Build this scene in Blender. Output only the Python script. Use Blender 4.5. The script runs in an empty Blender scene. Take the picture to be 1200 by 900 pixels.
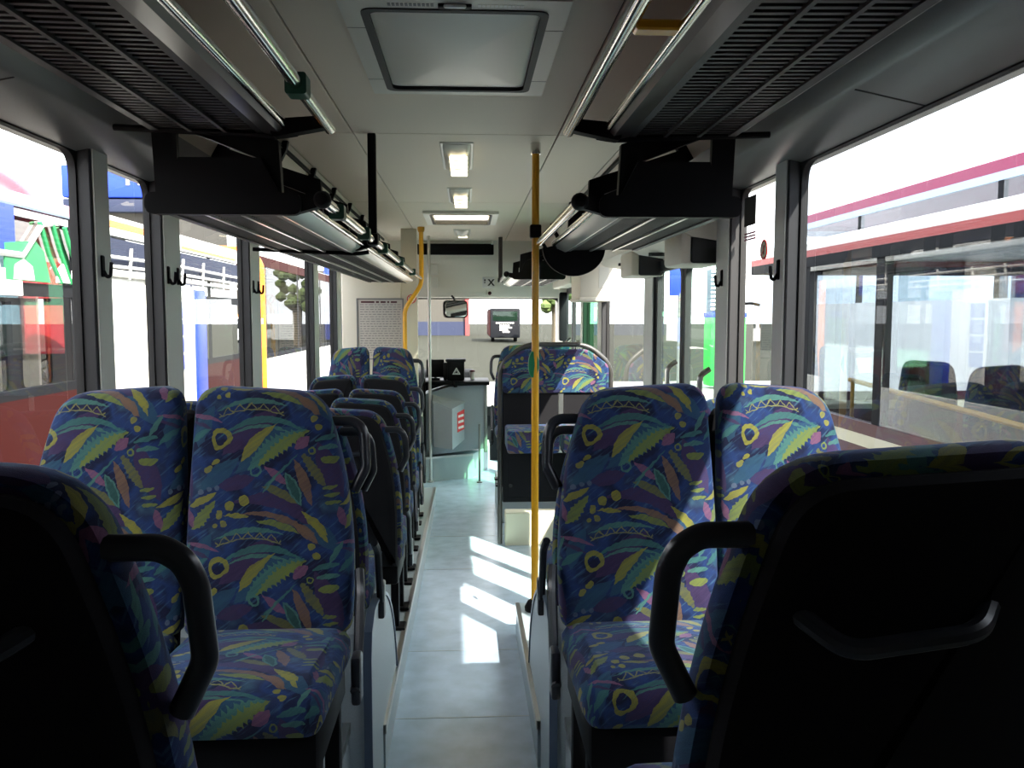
import bpy, bmesh, math, random
from mathutils import Vector, Matrix
random.seed(7)
SC = bpy.context.scene
COL = SC.collection
PI = math.pi
CX, CZ = 0.05, 1.75          # camera x and height; bus floor at the front is z = 0

# ------------------------------------------------------------------ materials
def new_mat(name):
    m = bpy.data.materials.new(name); m.use_nodes = True
    return m, m.node_tree, m.node_tree.nodes['Principled BSDF']

def mat(name, col, rough=0.5, metal=0.0, spec=0.5, noise=0.0, scale=60.0, bump=0.0, bscale=None, emit=None, es=0.0, coat=0.0, stretch=None):
    m, nt, b = new_mat(name)
    b.inputs['Base Color'].default_value = (*col, 1)
    b.inputs['Roughness'].default_value = rough
    b.inputs['Metallic'].default_value = metal
    b.inputs['Specular IOR Level'].default_value = spec
    b.inputs['Coat Weight'].default_value = coat
    if emit:
        b.inputs['Emission Color'].default_value = (*emit, 1); b.inputs['Emission Strength'].default_value = es
    tc = nt.nodes.new('ShaderNodeTexCoord')
    src = tc.outputs['Object']
    if stretch:
        mp = nt.nodes.new('ShaderNodeMapping'); mp.inputs['Scale'].default_value = stretch
        nt.links.new(src, mp.inputs['Vector']); src = mp.outputs['Vector']
    if noise > 0:
        n = nt.nodes.new('ShaderNodeTexNoise'); n.inputs['Scale'].default_value = scale; n.inputs['Detail'].default_value = 4
        nt.links.new(src, n.inputs['Vector'])
        mx = nt.nodes.new('ShaderNodeMix'); mx.data_type = 'RGBA'
        mx.inputs[6].default_value = (*[max(0, c*(1-noise)) for c in col], 1)
        mx.inputs[7].default_value = (*[min(1, c*(1+noise)) for c in col], 1)
        nt.links.new(n.outputs['Fac'], mx.inputs[0]); nt.links.new(mx.outputs[2], b.inputs['Base Color'])
    if bump > 0:
        n2 = nt.nodes.new('ShaderNodeTexNoise'); n2.inputs['Scale'].default_value = bscale or scale; n2.inputs['Detail'].default_value = 2
        nt.links.new(src, n2.inputs['Vector'])
        bp = nt.nodes.new('ShaderNodeBump'); bp.inputs['Strength'].default_value = bump; bp.inputs['Distance'].default_value = 0.004
        nt.links.new(n2.outputs['Fac'], bp.inputs['Height']); nt.links.new(bp.outputs['Normal'], b.inputs['Normal'])
    return m

def glass_mat(name, tint=(0.965, 0.965, 0.955), refl=1.0, rough=0.0):
    m = bpy.data.materials.new(name); m.use_nodes = True
    nt = m.node_tree; nt.nodes.clear()
    out = nt.nodes.new('ShaderNodeOutputMaterial')
    tr = nt.nodes.new('ShaderNodeBsdfTransparent'); tr.inputs['Color'].default_value = (*tint, 1)
    gl = nt.nodes.new('ShaderNodeBsdfGlossy'); gl.inputs['Roughness'].default_value = rough
    fr = nt.nodes.new('ShaderNodeFresnel'); fr.inputs['IOR'].default_value = 1.45
    ml = nt.nodes.new('ShaderNodeMath'); ml.operation = 'MULTIPLY'; ml.inputs[1].default_value = refl
    mx = nt.nodes.new('ShaderNodeMixShader')
    ge = nt.nodes.new('ShaderNodeNewGeometry')      # only the face turned to the viewer reflects
    bf = nt.nodes.new('ShaderNodeMath'); bf.operation = 'SUBTRACT'; bf.inputs[0].default_value = 1; bf.use_clamp = True
    m2 = nt.nodes.new('ShaderNodeMath'); m2.operation = 'MULTIPLY'; m2.use_clamp = True
    nt.links.new(ge.outputs['Backfacing'], bf.inputs[1])
    nt.links.new(fr.outputs[0], ml.inputs[0]); nt.links.new(ml.outputs[0], m2.inputs[0]); nt.links.new(bf.outputs[0], m2.inputs[1])
    nt.links.new(m2.outputs[0], mx.inputs[0])
    nt.links.new(tr.outputs[0], mx.inputs[1]); nt.links.new(gl.outputs[0], mx.inputs[2])
    nt.links.new(mx.outputs[0], out.inputs['Surface'])
    return m

def fabric_mat():
    """Woven transport moquette: leaf strokes, dots, rings and rows of triangles on mottled blue."""
    m, nt, b = new_mat('seat_moquette')
    N, L = nt.nodes, nt.links
    TW, TH = 0.400, 0.345
    K = 0.00057
    def n(t, **kw):
        x = N.new(t)
        for k, v in kw.items(): setattr(x, k, v)
        return x
    def math_(op, a, bb=None, c=None):
        x = n('ShaderNodeMath', operation=op)
        for i, q in enumerate((a, bb, c)):
            if q is None: continue
            if isinstance(q, (int, float)): x.inputs[i].default_value = q
            else: L.new(q, x.inputs[i])
        return x.outputs[0]
    def vec(op, a, bb=None):
        x = n('ShaderNodeVectorMath', operation=op)
        for i, q in enumerate((a, bb)):
            if q is None: continue
            if isinstance(q, tuple): x.inputs[i].default_value = q
            else: L.new(q, x.inputs[i])
        return x
    uv = n('ShaderNodeUVMap', uv_map='UVMap').outputs[0]
    oi = n('ShaderNodeObjectInfo')
    offs = vec('ADD', uv, vec('MULTIPLY', oi.outputs['Color'], (1, 1, 0)).outputs[0]).outputs[0]     # where each cover was cut from the roll
    nz = n('ShaderNodeTexNoise'); nz.inputs['Scale'].default_value = 55; nz.inputs['Detail'].default_value = 3
    L.new(offs, nz.inputs['Vector'])
    dist = vec('MULTIPLY', vec('SUBTRACT', nz.outputs['Color'], (0.5, 0.5, 0.5)).outputs[0], (0.012, 0.012, 0)).outputs[0]
    P = vec('MULTIPLY', vec('ADD', offs, dist).outputs[0], (1/TW, 1/TH, 0)).outputs[0]
    def local(cx, cy):
        c = (((cx-260)*K-.222)/TW, (.66-(cy-40)*K)/TH)
        d = vec('ADD', P, (0.5-c[0], 0.5-c[1], 0)).outputs[0]
        d = vec('FRACTION', d).outputs[0]
        d = vec('SUBTRACT', d, (0.5, 0.5, 0)).outputs[0]
        return vec('MULTIPLY', d, (TW, TH, 0)).outputs[0]
    def frame(cx, cy, ang):
        d = local(cx, cy); a = math.radians(ang)
        x = vec('DOT_PRODUCT', d, (math.cos(a), math.sin(a), 0)).outputs['Value']
        y = vec('DOT_PRODUCT', d, (-math.sin(a), math.cos(a), 0)).outputs['Value']
        return x, y
    def stroke(cx, cy, ang, Lh, W, bend=0.0, kind='ell', taper=0.0, serr=0.0):
        x, y = frame(cx, cy, ang)
        if bend: y = math_('MULTIPLY_ADD', math_('MULTIPLY', x, x), bend, y)
        xl = math_('MULTIPLY', x, 1/(Lh*K)); yl = math_('MULTIPLY', y, 1/(W*K))
        if taper: yl = math_('DIVIDE', yl, math_('MULTIPLY_ADD', xl, taper, 1.0))
        if serr:
            s = math_('PINGPONG', math_('ADD', x, 1.0), 0.007)
            yl = math_('MULTIPLY', yl, math_('MULTIPLY_ADD', s, serr*100, 0.75))
        if kind == 'leaf':
            e = math_('ADD', math_('MULTIPLY', xl, xl), math_('ABSOLUTE', yl))
        else:
            e = math_('MULTIPLY_ADD', xl, xl, math_('MULTIPLY', yl, yl))
        if kind == 'ring':
            e = math_('MULTIPLY', math_('ABSOLUTE', math_('SUBTRACT', e, 0.72)), 3.0)
        return math_('LESS_THAN', e, 1.0)
    def zigzag(cx, cy, ang, Lh, H, bend):
        x, y = frame(cx, cy, ang)
        y = math_('MULTIPLY_ADD', math_('MULTIPLY', x, x), bend, y)
        h = H*K
        z = math_('MULTIPLY', math_('PINGPONG', math_('ADD', x, 1.0), h*0.9), 1.1)
        t = 0.0022
        e1 = math_('LESS_THAN', math_('ABSOLUTE', math_('SUBTRACT', y, z)), t)
        e2 = math_('LESS_THAN', math_('ABSOLUTE', y), t*0.7)
        e = math_('MAXIMUM', e1, e2)
        return math_('MULTIPLY', e, math_('LESS_THAN', math_('ABSOLUTE', x), Lh*K))
    # ground: blue with teal, violet and navy patches
    n1 = n('ShaderNodeTexNoise'); n1.inputs['Scale'].default_value = 9; n1.inputs['Detail'].default_value = 3
    L.new(offs, n1.inputs['Vector'])
    r = n('ShaderNodeValToRGB')
    r.color_ramp.elements[0].position = 0.30; r.color_ramp.elements[0].color = (0.011, 0.009, 0.032, 1)
    r.color_ramp.elements[1].position = 0.72; r.color_ramp.elements[1].color = (0.022, 0.055, 0.085, 1)
    for p, c in ((0.42, (0.005, 0.007, 0.024, 1)), (0.52, (0.007, 0.022, 0.085, 1)), (0.60, (0.010, 0.017, 0.050, 1))):
        e = r.color_ramp.elements.new(p); e.color = c
    L.new(n1.outputs['Fac'], r.inputs[0])
    colr = r.outputs[0]
    # dry-brush streaks of lighter teal blue in the ground
    mp = n('ShaderNodeMapping'); mp.inputs['Rotation'].default_value = (0, 0, math.radians(-38)); 
    L.new(offs, mp.inputs['Vector']); mp = vec('MULTIPLY', mp.outputs[0], (16, 140, 1)); st = n('ShaderNodeTexNoise'); st.inputs['Scale'].default_value = 1; st.inputs['Detail'].default_value = 2
    L.new(mp.outputs[0], st.inputs['Vector'])
    sm = n('ShaderNodeMapRange'); sm.inputs[1].default_value = .56; sm.inputs[2].default_value = .70; sm.inputs[4].default_value = .5; L.new(st.outputs['Fac'], sm.inputs[0])
    mx0 = n('ShaderNodeMix', data_type='RGBA'); mx0.inputs[7].default_value = (0.036, 0.092, 0.150, 1)
    L.new(sm.outputs[0], mx0.inputs[0]); L.new(colr, mx0.inputs[6]); colr = mx0.outputs[2]
    def over(mask, c):
        nonlocal colr
        mx = n('ShaderNodeMix', data_type='RGBA'); mx.inputs[7].default_value = (*c, 1)
        L.new(math_('MULTIPLY', mask, brush), mx.inputs[0]); L.new(colr, mx.inputs[6]); colr = mx.outputs[2]
    Y = (0.140, 0.135, 0.018); YG = (0.095, 0.120, 0.022); T = (0.024, 0.086, 0.080); M = (0.036, 0.105, 0.088); PK = (0.110, 0.045, 0.085)
    O = (0.105, 0.062, 0.038); V = (0.030, 0.017, 0.050); OL = (0.075, 0.078, 0.024); G = (0.055, 0.075, 0.115); TB = (0.013, 0.045, 0.080)
    bm_ = n('ShaderNodeMapRange'); bm_.inputs[1].default_value = .36; bm_.inputs[2].default_value = .62; bm_.inputs[3].default_value = .68; bm_.inputs[4].default_value = .95
    L.new(st.outputs['Fac'], bm_.inputs[0]); brush = bm_.outputs[0]
    # broad soft shapes first
    for a in ((560, 230, 40, 170, 55, 0, 'leaf', V), (640, 300, 35, 190, 62, 1.2, 'leaf', TB), (500, 470, 15, 90, 34, 0, 'leaf', V), (420, 430, 40, 120, 40, 0, 'leaf', TB),
              (700, 560, -20, 210, 36, 3.5, 'leaf', V), (930, 420, -65, 150, 50, 0, 'leaf', V), (340, 200, 70, 110, 38, 2, 'leaf', TB), (900, 120, -40, 110, 40, 2, 'leaf', TB)):
        over(stroke(*a[:7]), a[7])
    S = [  # x, y, angle, half length, half width, bend, kind, taper, serration, colour
        (620, 172, 2, 200, 17, 3.2, 'leaf', 0, 0, T), (600, 205, 3, 150, 9, 3.4, 'leaf', 0, 0, M),
        (590, 272, 48, 122, 25, 2.0, 'leaf', -.45, 0, Y), (670, 300, 36, 165, 42, 1.5, 'leaf', 0, .9, M), (700, 300, 36, 150, 28, 1.5, 'leaf', .2, 1.1, YG),
        (825, 100, -42, 76, 22, 3, 'leaf', 0, 0, O), (885, 95, -52, 70, 14, 2, 'leaf', 0, 0, Y),
        (850, 170, 0, 17, 17, 0, 'ell', 0, 0, Y), (872, 213, 0, 17, 17, 0, 'ell', 0, 0, Y),
        (800, 285, 40, 44, 26, 0, 'leaf', 0, 0, PK),
        (915, 262, 12, 62, 12, 2, 'ell', 0, 0, T), (925, 308, 4, 54, 12, 2, 'ell', 0, 0, M), (930, 368, 3, 46, 19, 0, 'ell', 0, 0, YG),
        (590, 415, 0, 26, 26, 0, 'ring', 0, 0, M), (678, 433, -40, 70, 19, 0, 'leaf', .4, 0, PK), (700, 420, 45, 118, 6, 0, 'ell', 0, 0, T),
        (765, 500, -65, 90, 27, 1, 'leaf', 0, 0, M), (765, 500, -65, 74, 17, 1, 'leaf', 0, 0, (0.012, 0.042, 0.04)),
        (812, 470, -70, 118, 24, 1, 'leaf', 0, 0, O), (855, 415, -57, 92, 20, 0, 'ell', 0, .5, OL),
        (845, 325, 40, 17, 17, 0, 'ring', 0, 0, YG),
        (930, 500, 6, 34, 9, 0, 'ell', 0, 0, YG), (938, 536, 6, 36, 9, 0, 'ell', 0, 0, YG), (945, 572, 6, 38, 10, 0, 'ell', 0, 0, YG),
        (705, 520, -28, 92, 20, 2, 'leaf', 0, 0, OL),
        (538, 553, 0, 24, 26, 0, 'ell', 0, 0, Y), (472, 578, 0, 21, 24, 0, 'ell', 0, 0, Y), (425, 620, 0, 17, 20, 0, 'ell', 0, 0, Y), (445, 662, 0, 14, 16, 0, 'ell', 0, 0, Y),
        (408, 672, 0, 10, 11, 0, 'ell', 0, 0, Y),
        (345, 555, 28, 78, 17, -1, 'leaf', 0, 0, Y), (352, 625, 52, 92, 23, 0, 'leaf', -.3, .4, YG), (505, 624, -3, 60, 11, 0, 'leaf', .3, 0, Y),
        (720, 640, -22, 200, 15, 2.4, 'leaf', 0, 0, O), (700, 668, -17, 105, 17, 2, 'leaf', 0, 0, YG), (560, 690, 4, 165, 13, 2.6, 'leaf', 0, 0, M),
        (862, 665, -45, 84, 20, 0, 'leaf', .3, 0, Y), (985, 640, -70, 52, 20, 0, 'leaf', 0, 0, PK),
        (335, 515, 0, 12, 13, 0, 'ell', 0, 0, G), (375, 500, 0, 12, 13, 0, 'ell', 0, 0, G), (412, 496, 0, 11, 12, 0, 'ell', 0, 0, G),
        (345, 160, -10, 92, 10, 3, 'leaf', 0, 0, PK), (330, 196, -20, 70, 9, 2, 'leaf', 0, 0, V), (320, 250, 35, 66, 17, 2, 'leaf', 0, 0, T),
        (425, 265, 65, 52, 44, 0, 'ring', .38, 0, Y), (405, 372, 40, 22, 14, 0, 'ell', 0, 0, Y), (370, 408, 40, 24, 14, 0, 'ell', 0, 0, Y),
        (660, 470, 55, 62, 6, 0, 'ell', 0, 0, M), (960, 200, 60, 60, 14, 0, 'leaf', 0, 0, M),
    ]
    for s in S: over(stroke(*s[:9]), s[9])
    over(zigzag(560, 125, 2, 150, 30, 2.6), (0.12, 0.12, 0.04))
    # weave: fine rib modulation and a little pile noise
    wv = n('ShaderNodeTexNoise'); wv.inputs['Scale'].default_value = 700; L.new(uv, wv.inputs['Vector'])
    hs = n('ShaderNodeHueSaturation'); L.new(colr, hs.inputs['Color']); hs.inputs['Saturation'].default_value = .95
    L.new(math_('MULTIPLY_ADD', wv.outputs['Fac'], 1.1, 0.80), hs.inputs['Value'])
    L.new(hs.outputs[0], b.inputs['Base Color'])
    b.inputs['Roughness'].default_value = 0.9; b.inputs['Specular IOR Level'].default_value = 0.15
    b.inputs['Sheen Weight'].default_value = 0.2; b.inputs['Sheen Roughness'].default_value = 0.5
    b.inputs['Sheen Tint'].default_value = (0.45, 0.6, 1, 1)
    bp = n('ShaderNodeBump'); bp.inputs['Strength'].default_value = 0.25; bp.inputs['Distance'].default_value = 0.002
    L.new(wv.outputs['Fac'], bp.inputs['Height']); L.new(bp.outputs['Normal'], b.inputs['Normal'])
    return m

M = {}
def setup_mats():
    M['fabric'] = fabric_mat()
    M['shell'] = mat('dark_carpet_shell', (0.011, 0.011, 0.013), 0.85, spec=0.12, noise=.3, scale=500)
    M['black'] = mat('black_plastic', (0.005, 0.005, 0.006), 0.5, spec=.09)
    M['handle'] = mat('handle_grey', (0.014, 0.016, 0.022), 0.28, spec=.55)
    M['rubber'] = mat('rubber', (0.012, 0.012, 0.013), 0.6)
    M['pillar'] = mat('pillar_dark', (0.022, 0.023, 0.026), 0.55)
    M['laminate'] = mat('wall_laminate', (0.70, 0.70, 0.65), 0.5, noise=.06, scale=300)
    M['cove'] = mat('cove_plastic', (0.17, 0.168, 0.162), 0.30, noise=.1, scale=350)
    M['ceiling'] = mat('ceiling_board', (0.70, 0.62, 0.51), 0.6, noise=.07, scale=250)
    M['seam'] = mat('ceiling_seam', (0.06, 0.055, 0.05), 0.7)
    M['hatchp'] = mat('hatch_panel', (0.68, 0.67, 0.60), 0.35)
    M['floor'] = mat('floor_vinyl', (0.47, 0.59, 0.72), 0.26, spec=.55, noise=.28, scale=9, bump=.06, bscale=400)
    M['podium'] = mat('podium_vinyl', (0.42, 0.48, 0.51), 0.45, noise=.15, scale=200)
    M['alu'] = mat('aluminium', (0.62, 0.61, 0.58), 0.28, metal=1)
    M['chrome'] = mat('polished_tube', (0.72, 0.71, 0.68), 0.14, metal=1)
    M['rackgrey'] = mat('rack_grille', (0.030, 0.030, 0.031), 0.5)
    M['rackdark'] = mat('rack_strip', (0.06, 0.058, 0.056), 0.35, metal=.4)
    M['beige'] = mat('beige_panel', (0.72, 0.68, 0.58), 0.5, noise=.05, scale=200)
    M['vent'] = mat('duct_panel', (0.60, 0.55, 0.47), 0.5, noise=.06, scale=200)
    M['yellow'] = mat('yellow_tube', (0.72, 0.36, 0.01), 0.35, coat=.3)
    M['yellowdk'] = mat('ochre_tube', (0.52, 0.24, 0.012), 0.4)
    M['green'] = mat('green_plastic', (0.005, 0.07, 0.04), 0.4)
    M['greenlab'] = mat('green_disc', (0.0, 0.16, 0.06), 0.5)
    M['glass'] = glass_mat('window_glass')
    M['tintglass'] = glass_mat('tinted_window_glass', (0.70, 0.72, 0.74), 1.2)
    M['doorglass'] = glass_mat('door_glass', (0.86, 0.95, 0.90))
    M['greenglass'] = glass_mat('green_tinted_glass', (0.50, 0.85, 0.62), 1.5)
    M['greyglass'] = glass_mat('grey_bus_glass', (0.42, 0.43, 0.44), 1.0)
    M['busglass'] = glass_mat('neighbour_glass', (0.84, 0.88, 0.90), 2.6)
    M['tealglass'] = glass_mat('mirror_tinted_glass', (0.62, 0.70, 0.72), 5.0)
    M['white'] = mat('white_paint', (0.80, 0.80, 0.78), 0.4)
    M['paper'] = mat('paper', (0.60, 0.56, 0.52), 0.8)
    M['ink'] = mat('ink', (0.02, 0.02, 0.02), 0.7)
    M['red'] = mat('shaded_red_paint', (0.042, 0.003, 0.002), 0.7, spec=.2)  # darkened in place of the shadow this bus casts on its neighbour
    M['redlab'] = mat('red_label', (0.65, 0.03, 0.03), 0.5)
    M['orange'] = mat('orange_paint', (0.80, 0.22, 0.02), 0.4)
    M['pink'] = mat('pink_stripe', (0.48, 0.20, 0.30), 0.35)
    M['maroon'] = mat('maroon_stripe', (0.33, 0.018, 0.09), 0.35)
    M['maroondk'] = mat('maroon_dark', (0.08, 0.012, 0.018), 0.4)
    M['redstripe'] = mat('red_stripe', (0.38, 0.05, 0.05), 0.4)
    M['paleblue'] = mat('pale_blue_band', (0.52, 0.66, 0.85), 0.4)
    M['blue'] = mat('blue_paint', (0.010, 0.045, 0.50), 0.4)
    M['bluegrey'] = mat('blue_grey_band', (0.10, 0.14, 0.21), 0.3)
    M['cream'] = mat('cream_paint', (0.70, 0.66, 0.50), 0.5)
    M['darkbody'] = mat('dark_body', (0.012, 0.013, 0.016), 0.6, spec=.1)
    M['greybody'] = mat('grey_body', (0.20, 0.20, 0.20), 0.5)
    M['greenreflect'] = mat('green_reflection_tone', (0.03, 0.28, 0.10), 0.5)  # green of the reflections in the left bus glass
    M['greenpaint'] = mat('bright_green', (0.02, 0.45, 0.05), 0.5)
    M['shaded_asphalt'] = mat('shaded_asphalt', (0.030, 0.031, 0.024), 0.95, spec=.05, noise=.3, scale=3)  # darkened for the building shade lying over the far ground
    M['steel'] = mat('brushed_steel', (0.42, 0.46, 0.50), 0.38, metal=.55, noise=.05, scale=40)
    M['sunlitground'] = mat('sunlit_ground', (0.30, 0.29, 0.27), 0.9, noise=.2, scale=2)  # pale tone carries the sunlight on the near ground
    M['shaded_concrete'] = mat('facade', (0.055, 0.051, 0.043), 0.8, noise=.1, scale=2)  # tone darkened to read as a facade in shade
    M['bluewall'] = mat('blue_wall', (0.010, 0.017, 0.05), 0.7)
    M['tyre'] = mat('tyre', (0.012, 0.012, 0.012), 0.8, spec=.1)
    M['mirror'] = mat('mirror_glass', (0.85, 0.85, 0.85), 0.03, metal=1)
    M['lamp'] = mat('lamp_tube', (1, .95, .8), 0.4, emit=(1, 0.86, 0.58), es=2.2)
    M['lens'] = mat('lamp_lens', (0.62, 0.60, 0.52), 0.3)
    M['inflate'] = mat('red_inflatable', (0.72, 0.03, 0.05), 0.35)
    M['leaf'] = mat('tree_leaves', (0.08, 0.12, 0.03), 0.7, noise=.4, scale=5)
    M['bark'] = mat('tree_bark', (0.10, 0.08, 0.05), 0.9)
    m, nt, b = new_mat('translucent_hatch')
    nt.nodes.remove(b)
    tl = nt.nodes.new('ShaderNodeBsdfTranslucent'); tl.inputs[0].default_value = (0.85, 0.80, 0.66, 1)
    nt.links.new(tl.outputs[0], nt.nodes['Material Output'].inputs['Surface'])
    M['translucent'] = m
setup_mats()

# ------------------------------------------------------------------ mesh builder
def fillet(path, r, n=5, closed=False):
    pts = [Vector(p) for p in path]; out = []
    N = len(pts)
    for i, p in enumerate(pts):
        if not closed and i in (0, N-1): out.append(p); continue
        a, c = pts[i-1], pts[(i+1) % N]
        rr = r[i] if isinstance(r, (list, tuple)) else r
        d1, d2 = (a-p), (c-p)
        t = min(rr, d1.length*.49, d2.length*.49)
        if t < 1e-5: out.append(p); continue
        s, e = p+d1.normalized()*t, p+d2.normalized()*t
        for k in range(n+1):
            u = k/n
            out.append(s*(1-u)**2 + p*2*u*(1-u) + e*u*u)
    return out

class MB:
    def __init__(s): s.v, s.f, s.u = [], [], {}
    def add(s, vs, fs, uv=None):
        o = len(s.v); s.v += [tuple(v) for v in vs]
        s.f += [tuple(i+o for i in f) for f in fs]
        if uv:
            for i, q in enumerate(uv): s.u[o+i] = q
        return s
    def box(s, x0, x1, y0, y1, z0, z1, bev=0.0, seg=2, xf=None):
        bm = bmesh.new(); bmesh.ops.create_cube(bm, size=1)
        for v in bm.verts:
            v.co = Vector(((x0+x1)/2+v.co.x*(x1-x0), (y0+y1)/2+v.co.y*(y1-y0), (z0+z1)/2+v.co.z*(z1-z0)))
        if bev > 0: bmesh.ops.bevel(bm, geom=list(bm.edges), offset=bev, segments=seg, affect='EDGES', profile=.5)
        bm.verts.index_update()
        vs = [(xf @ v.co if xf else v.co) for v in bm.verts]
        s.add(vs, [tuple(v.index for v in f.verts) for f in bm.faces], [(v[0]+v[1]*.3, v[2]+v[1]) for v in vs]); bm.free(); return s
    def loft(s, rings, cap0=True, cap1=True, uvs=None, closed=True):
        n = len(rings[0]); vs = [p for r in rings for p in r]; fs = []
        for i in range(len(rings)-1):
            for j in range(n if closed else n-1):
                k = (j+1) % n
                fs.append((i*n+j, i*n+k, (i+1)*n+k, (i+1)*n+j))
        if cap0: fs.append(tuple(range(n-1, -1, -1)))
        if cap1: fs.append(tuple(range((len(rings)-1)*n, len(rings)*n)))
        return s.add(vs, fs, [q for r in uvs for q in r] if uvs else None)
    def prism(s, poly, axis, a0, a1):
        def P(p, a): return {'x': (a, p[0], p[1]), 'y': (p[0], a, p[1]), 'z': (p[0], p[1], a)}[axis]
        return s.loft([[P(p, a0) for p in poly], [P(p, a1) for p in poly]])
    def tube(s, path, r, n=10, fil=0.0, closed=False):
        pts = fillet(path, fil, 6, closed) if fil else [Vector(p) for p in path]
        rings = []; up = None
        for i, p in enumerate(pts):
            if closed: d = (pts[(i+1) % len(pts)]-pts[i-1])
            else: d = pts[min(i+1, len(pts)-1)]-pts[max(i-1, 0)]
            d.normalize()
            if up is None:
                up = Vector((0, 0, 1)) if abs(d.z) < .9 else Vector((1, 0, 0))
            a = d.cross(up)
            if a.length < 1e-4: a = d.cross(Vector((0.3, 1, 0.2)))
            a.normalize(); bb = a.cross(d).normalized(); up = bb
            rings.append([p + (a*math.cos(2*PI*k/n) + bb*math.sin(2*PI*k/n))*r for k in range(n)])
        if closed: rings.append(rings[0]); return s.loft(rings, False, False)
        return s.loft(rings)
    def lathe(s, prof, origin, axis='z', n=24):
        o = Vector(origin); rings = []
        for (r, h) in prof:
            ring = []
            for k in range(n):
                a = 2*PI*k/n; c, q = r*math.cos(a), r*math.sin(a)
                ring.append(o + Vector({'z': (c, q, h), 'y': (c, h, q), 'x': (h, c, q)}[axis]))
            rings.append(ring)
        return s.loft(rings)
    def ring(s, outer, inner, axis, a0, a1):
        """frame: two matching outlines (same point count) extruded from a0 to a1"""
        def P(p, a): return {'x': (a, p[0], p[1]), 'y': (p[0], a, p[1]), 'z': (p[0], p[1], a)}[axis]
        R = [[P(p, a0) for p in outer], [P(p, a0) for p in inner], [P(p, a1) for p in inner], [P(p, a1) for p in outer], [P(p, a0) for p in outer]]
        return s.loft(R, False, False)
    def build(s, name, m, parent=None, smooth=35):
        me = bpy.data.meshes.new(name)
        me.from_pydata(s.v, [], s.f); me.update()
        bm = bmesh.new(); bm.from_mesh(me); bmesh.ops.recalc_face_normals(bm, faces=list(bm.faces)); bm.to_mesh(me); bm.free()
        uvl = me.uv_layers.new(name='UVMap')
        for lp in me.loops:
            v = s.v[lp.vertex_index]
            uvl.data[lp.index].uv = s.u.get(lp.vertex_index, (v[0], v[2]))
        for p in me.polygons: p.use_smooth = True
        me.set_sharp_from_angle(angle=math.radians(smooth))
        me.materials.append(M[m] if isinstance(m, str) else m)
        o = bpy.data.objects.new(name, me); COL.objects.link(o)
        if parent: o.parent = parent
        return o

def rrect(x0, x1, z0, z1, r, n=6):
    return [(p.x, p.y) for p in fillet([(x0, z0, 0), (x1, z0, 0), (x1, z1, 0), (x0, z1, 0)], r, n, True)]
def rect_match(x0, x1, z0, z1, n=6):
    out = []
    for c in ((x0, z0), (x1, z0), (x1, z1), (x0, z1)): out += [c]*(n+1)
    return out
def tag(o, label, cat, group=None, kind=None):
    if label: o['label'] = label
    if cat: o['category'] = cat
    if group: o['group'] = group
    if kind: o['kind'] = kind
    return o
def thing(name, label, cat, loc=(0, 0, 0), rz=0.0, group=None):
    o = bpy.data.objects.new(name, None); COL.objects.link(o)
    o.location = loc; o.rotation_euler = (0, 0, rz); o.empty_display_size = .1
    return tag(o, label, cat, group)
def struct(name, mb, m, parent=None, smooth=35):
    o = mb.build(name, m, parent, smooth)
    if parent is None: o['kind'] = 'structure'
    return o
def dup(root, loc, rz, label, group=None, scale=None):
    r = root.copy(); COL.objects.link(r); r.location = loc; r.rotation_euler = (0, 0, rz)
    r['label'] = label
    if group: r['group'] = group
    if scale: r.scale = scale
    for ch in list(root.children):
        c = ch.copy(); COL.objects.link(c); c.parent = r
        for g in ch.children:
            d = g.copy(); COL.objects.link(d); d.parent = c
    return r
def text_mesh(txt, size, name, m, parent, mtx, depth=0.001, align='CENTER'):
    cu = bpy.data.curves.new(name, 'FONT'); cu.body = txt; cu.size = size; cu.extrude = depth; cu.offset = size*.035; cu.align_x = align; cu.align_y = 'CENTER'
    o = bpy.data.objects.new(name+'_tmp', cu); COL.objects.link(o)
    bpy.context.view_layer.update()
    me = bpy.data.meshes.new_from_object(o.evaluated_get(bpy.context.evaluated_depsgraph_get()))
    COL.objects.unlink(o); bpy.data.objects.remove(o)
    me.transform(mtx); me.materials.clear(); me.materials.append(M[m]); me.name = name
    t = bpy.data.objects.new(name, me); COL.objects.link(t); t.parent = parent
    return t
FACE_BACK = Matrix.Rotation(PI/2, 4, 'X')      # text standing up, read from the -Y side
def at(x, y, z): return Matrix.Translation((x, y, z))

WALL = 1.19; CEIL = CZ+.85; WTOP = CZ+.52; WBOT = 1.05; YB, YF = -1.3, 10.3
PODT = lambda y: .25-.024*(y-3.5)
FLOOR = lambda y: .09 if y < 3.3 else (.09-.09*(y-3.3)/3.2 if y < 6.5 else 0.0)

# ------------------------------------------------------------------ shell of the bus
b = MB()
prof = [(YB, .09), (3.3, .09), (6.5, 0.0), (YF, 0.0), (YF, -.12), (YB, -.12)]
b.prism(prof, 'x', -1.2, 1.2); struct('floor', b, 'floor')
# welded joints in the vinyl
jn = MB()
for y in (3.35, 4.1, 5.6, 6.55): jn.box(-.30, .34, y, y+.006, FLOOR(y)-.004, FLOOR(y)+.0012)
struct('floor_trim', jn, 'podium')

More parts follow.
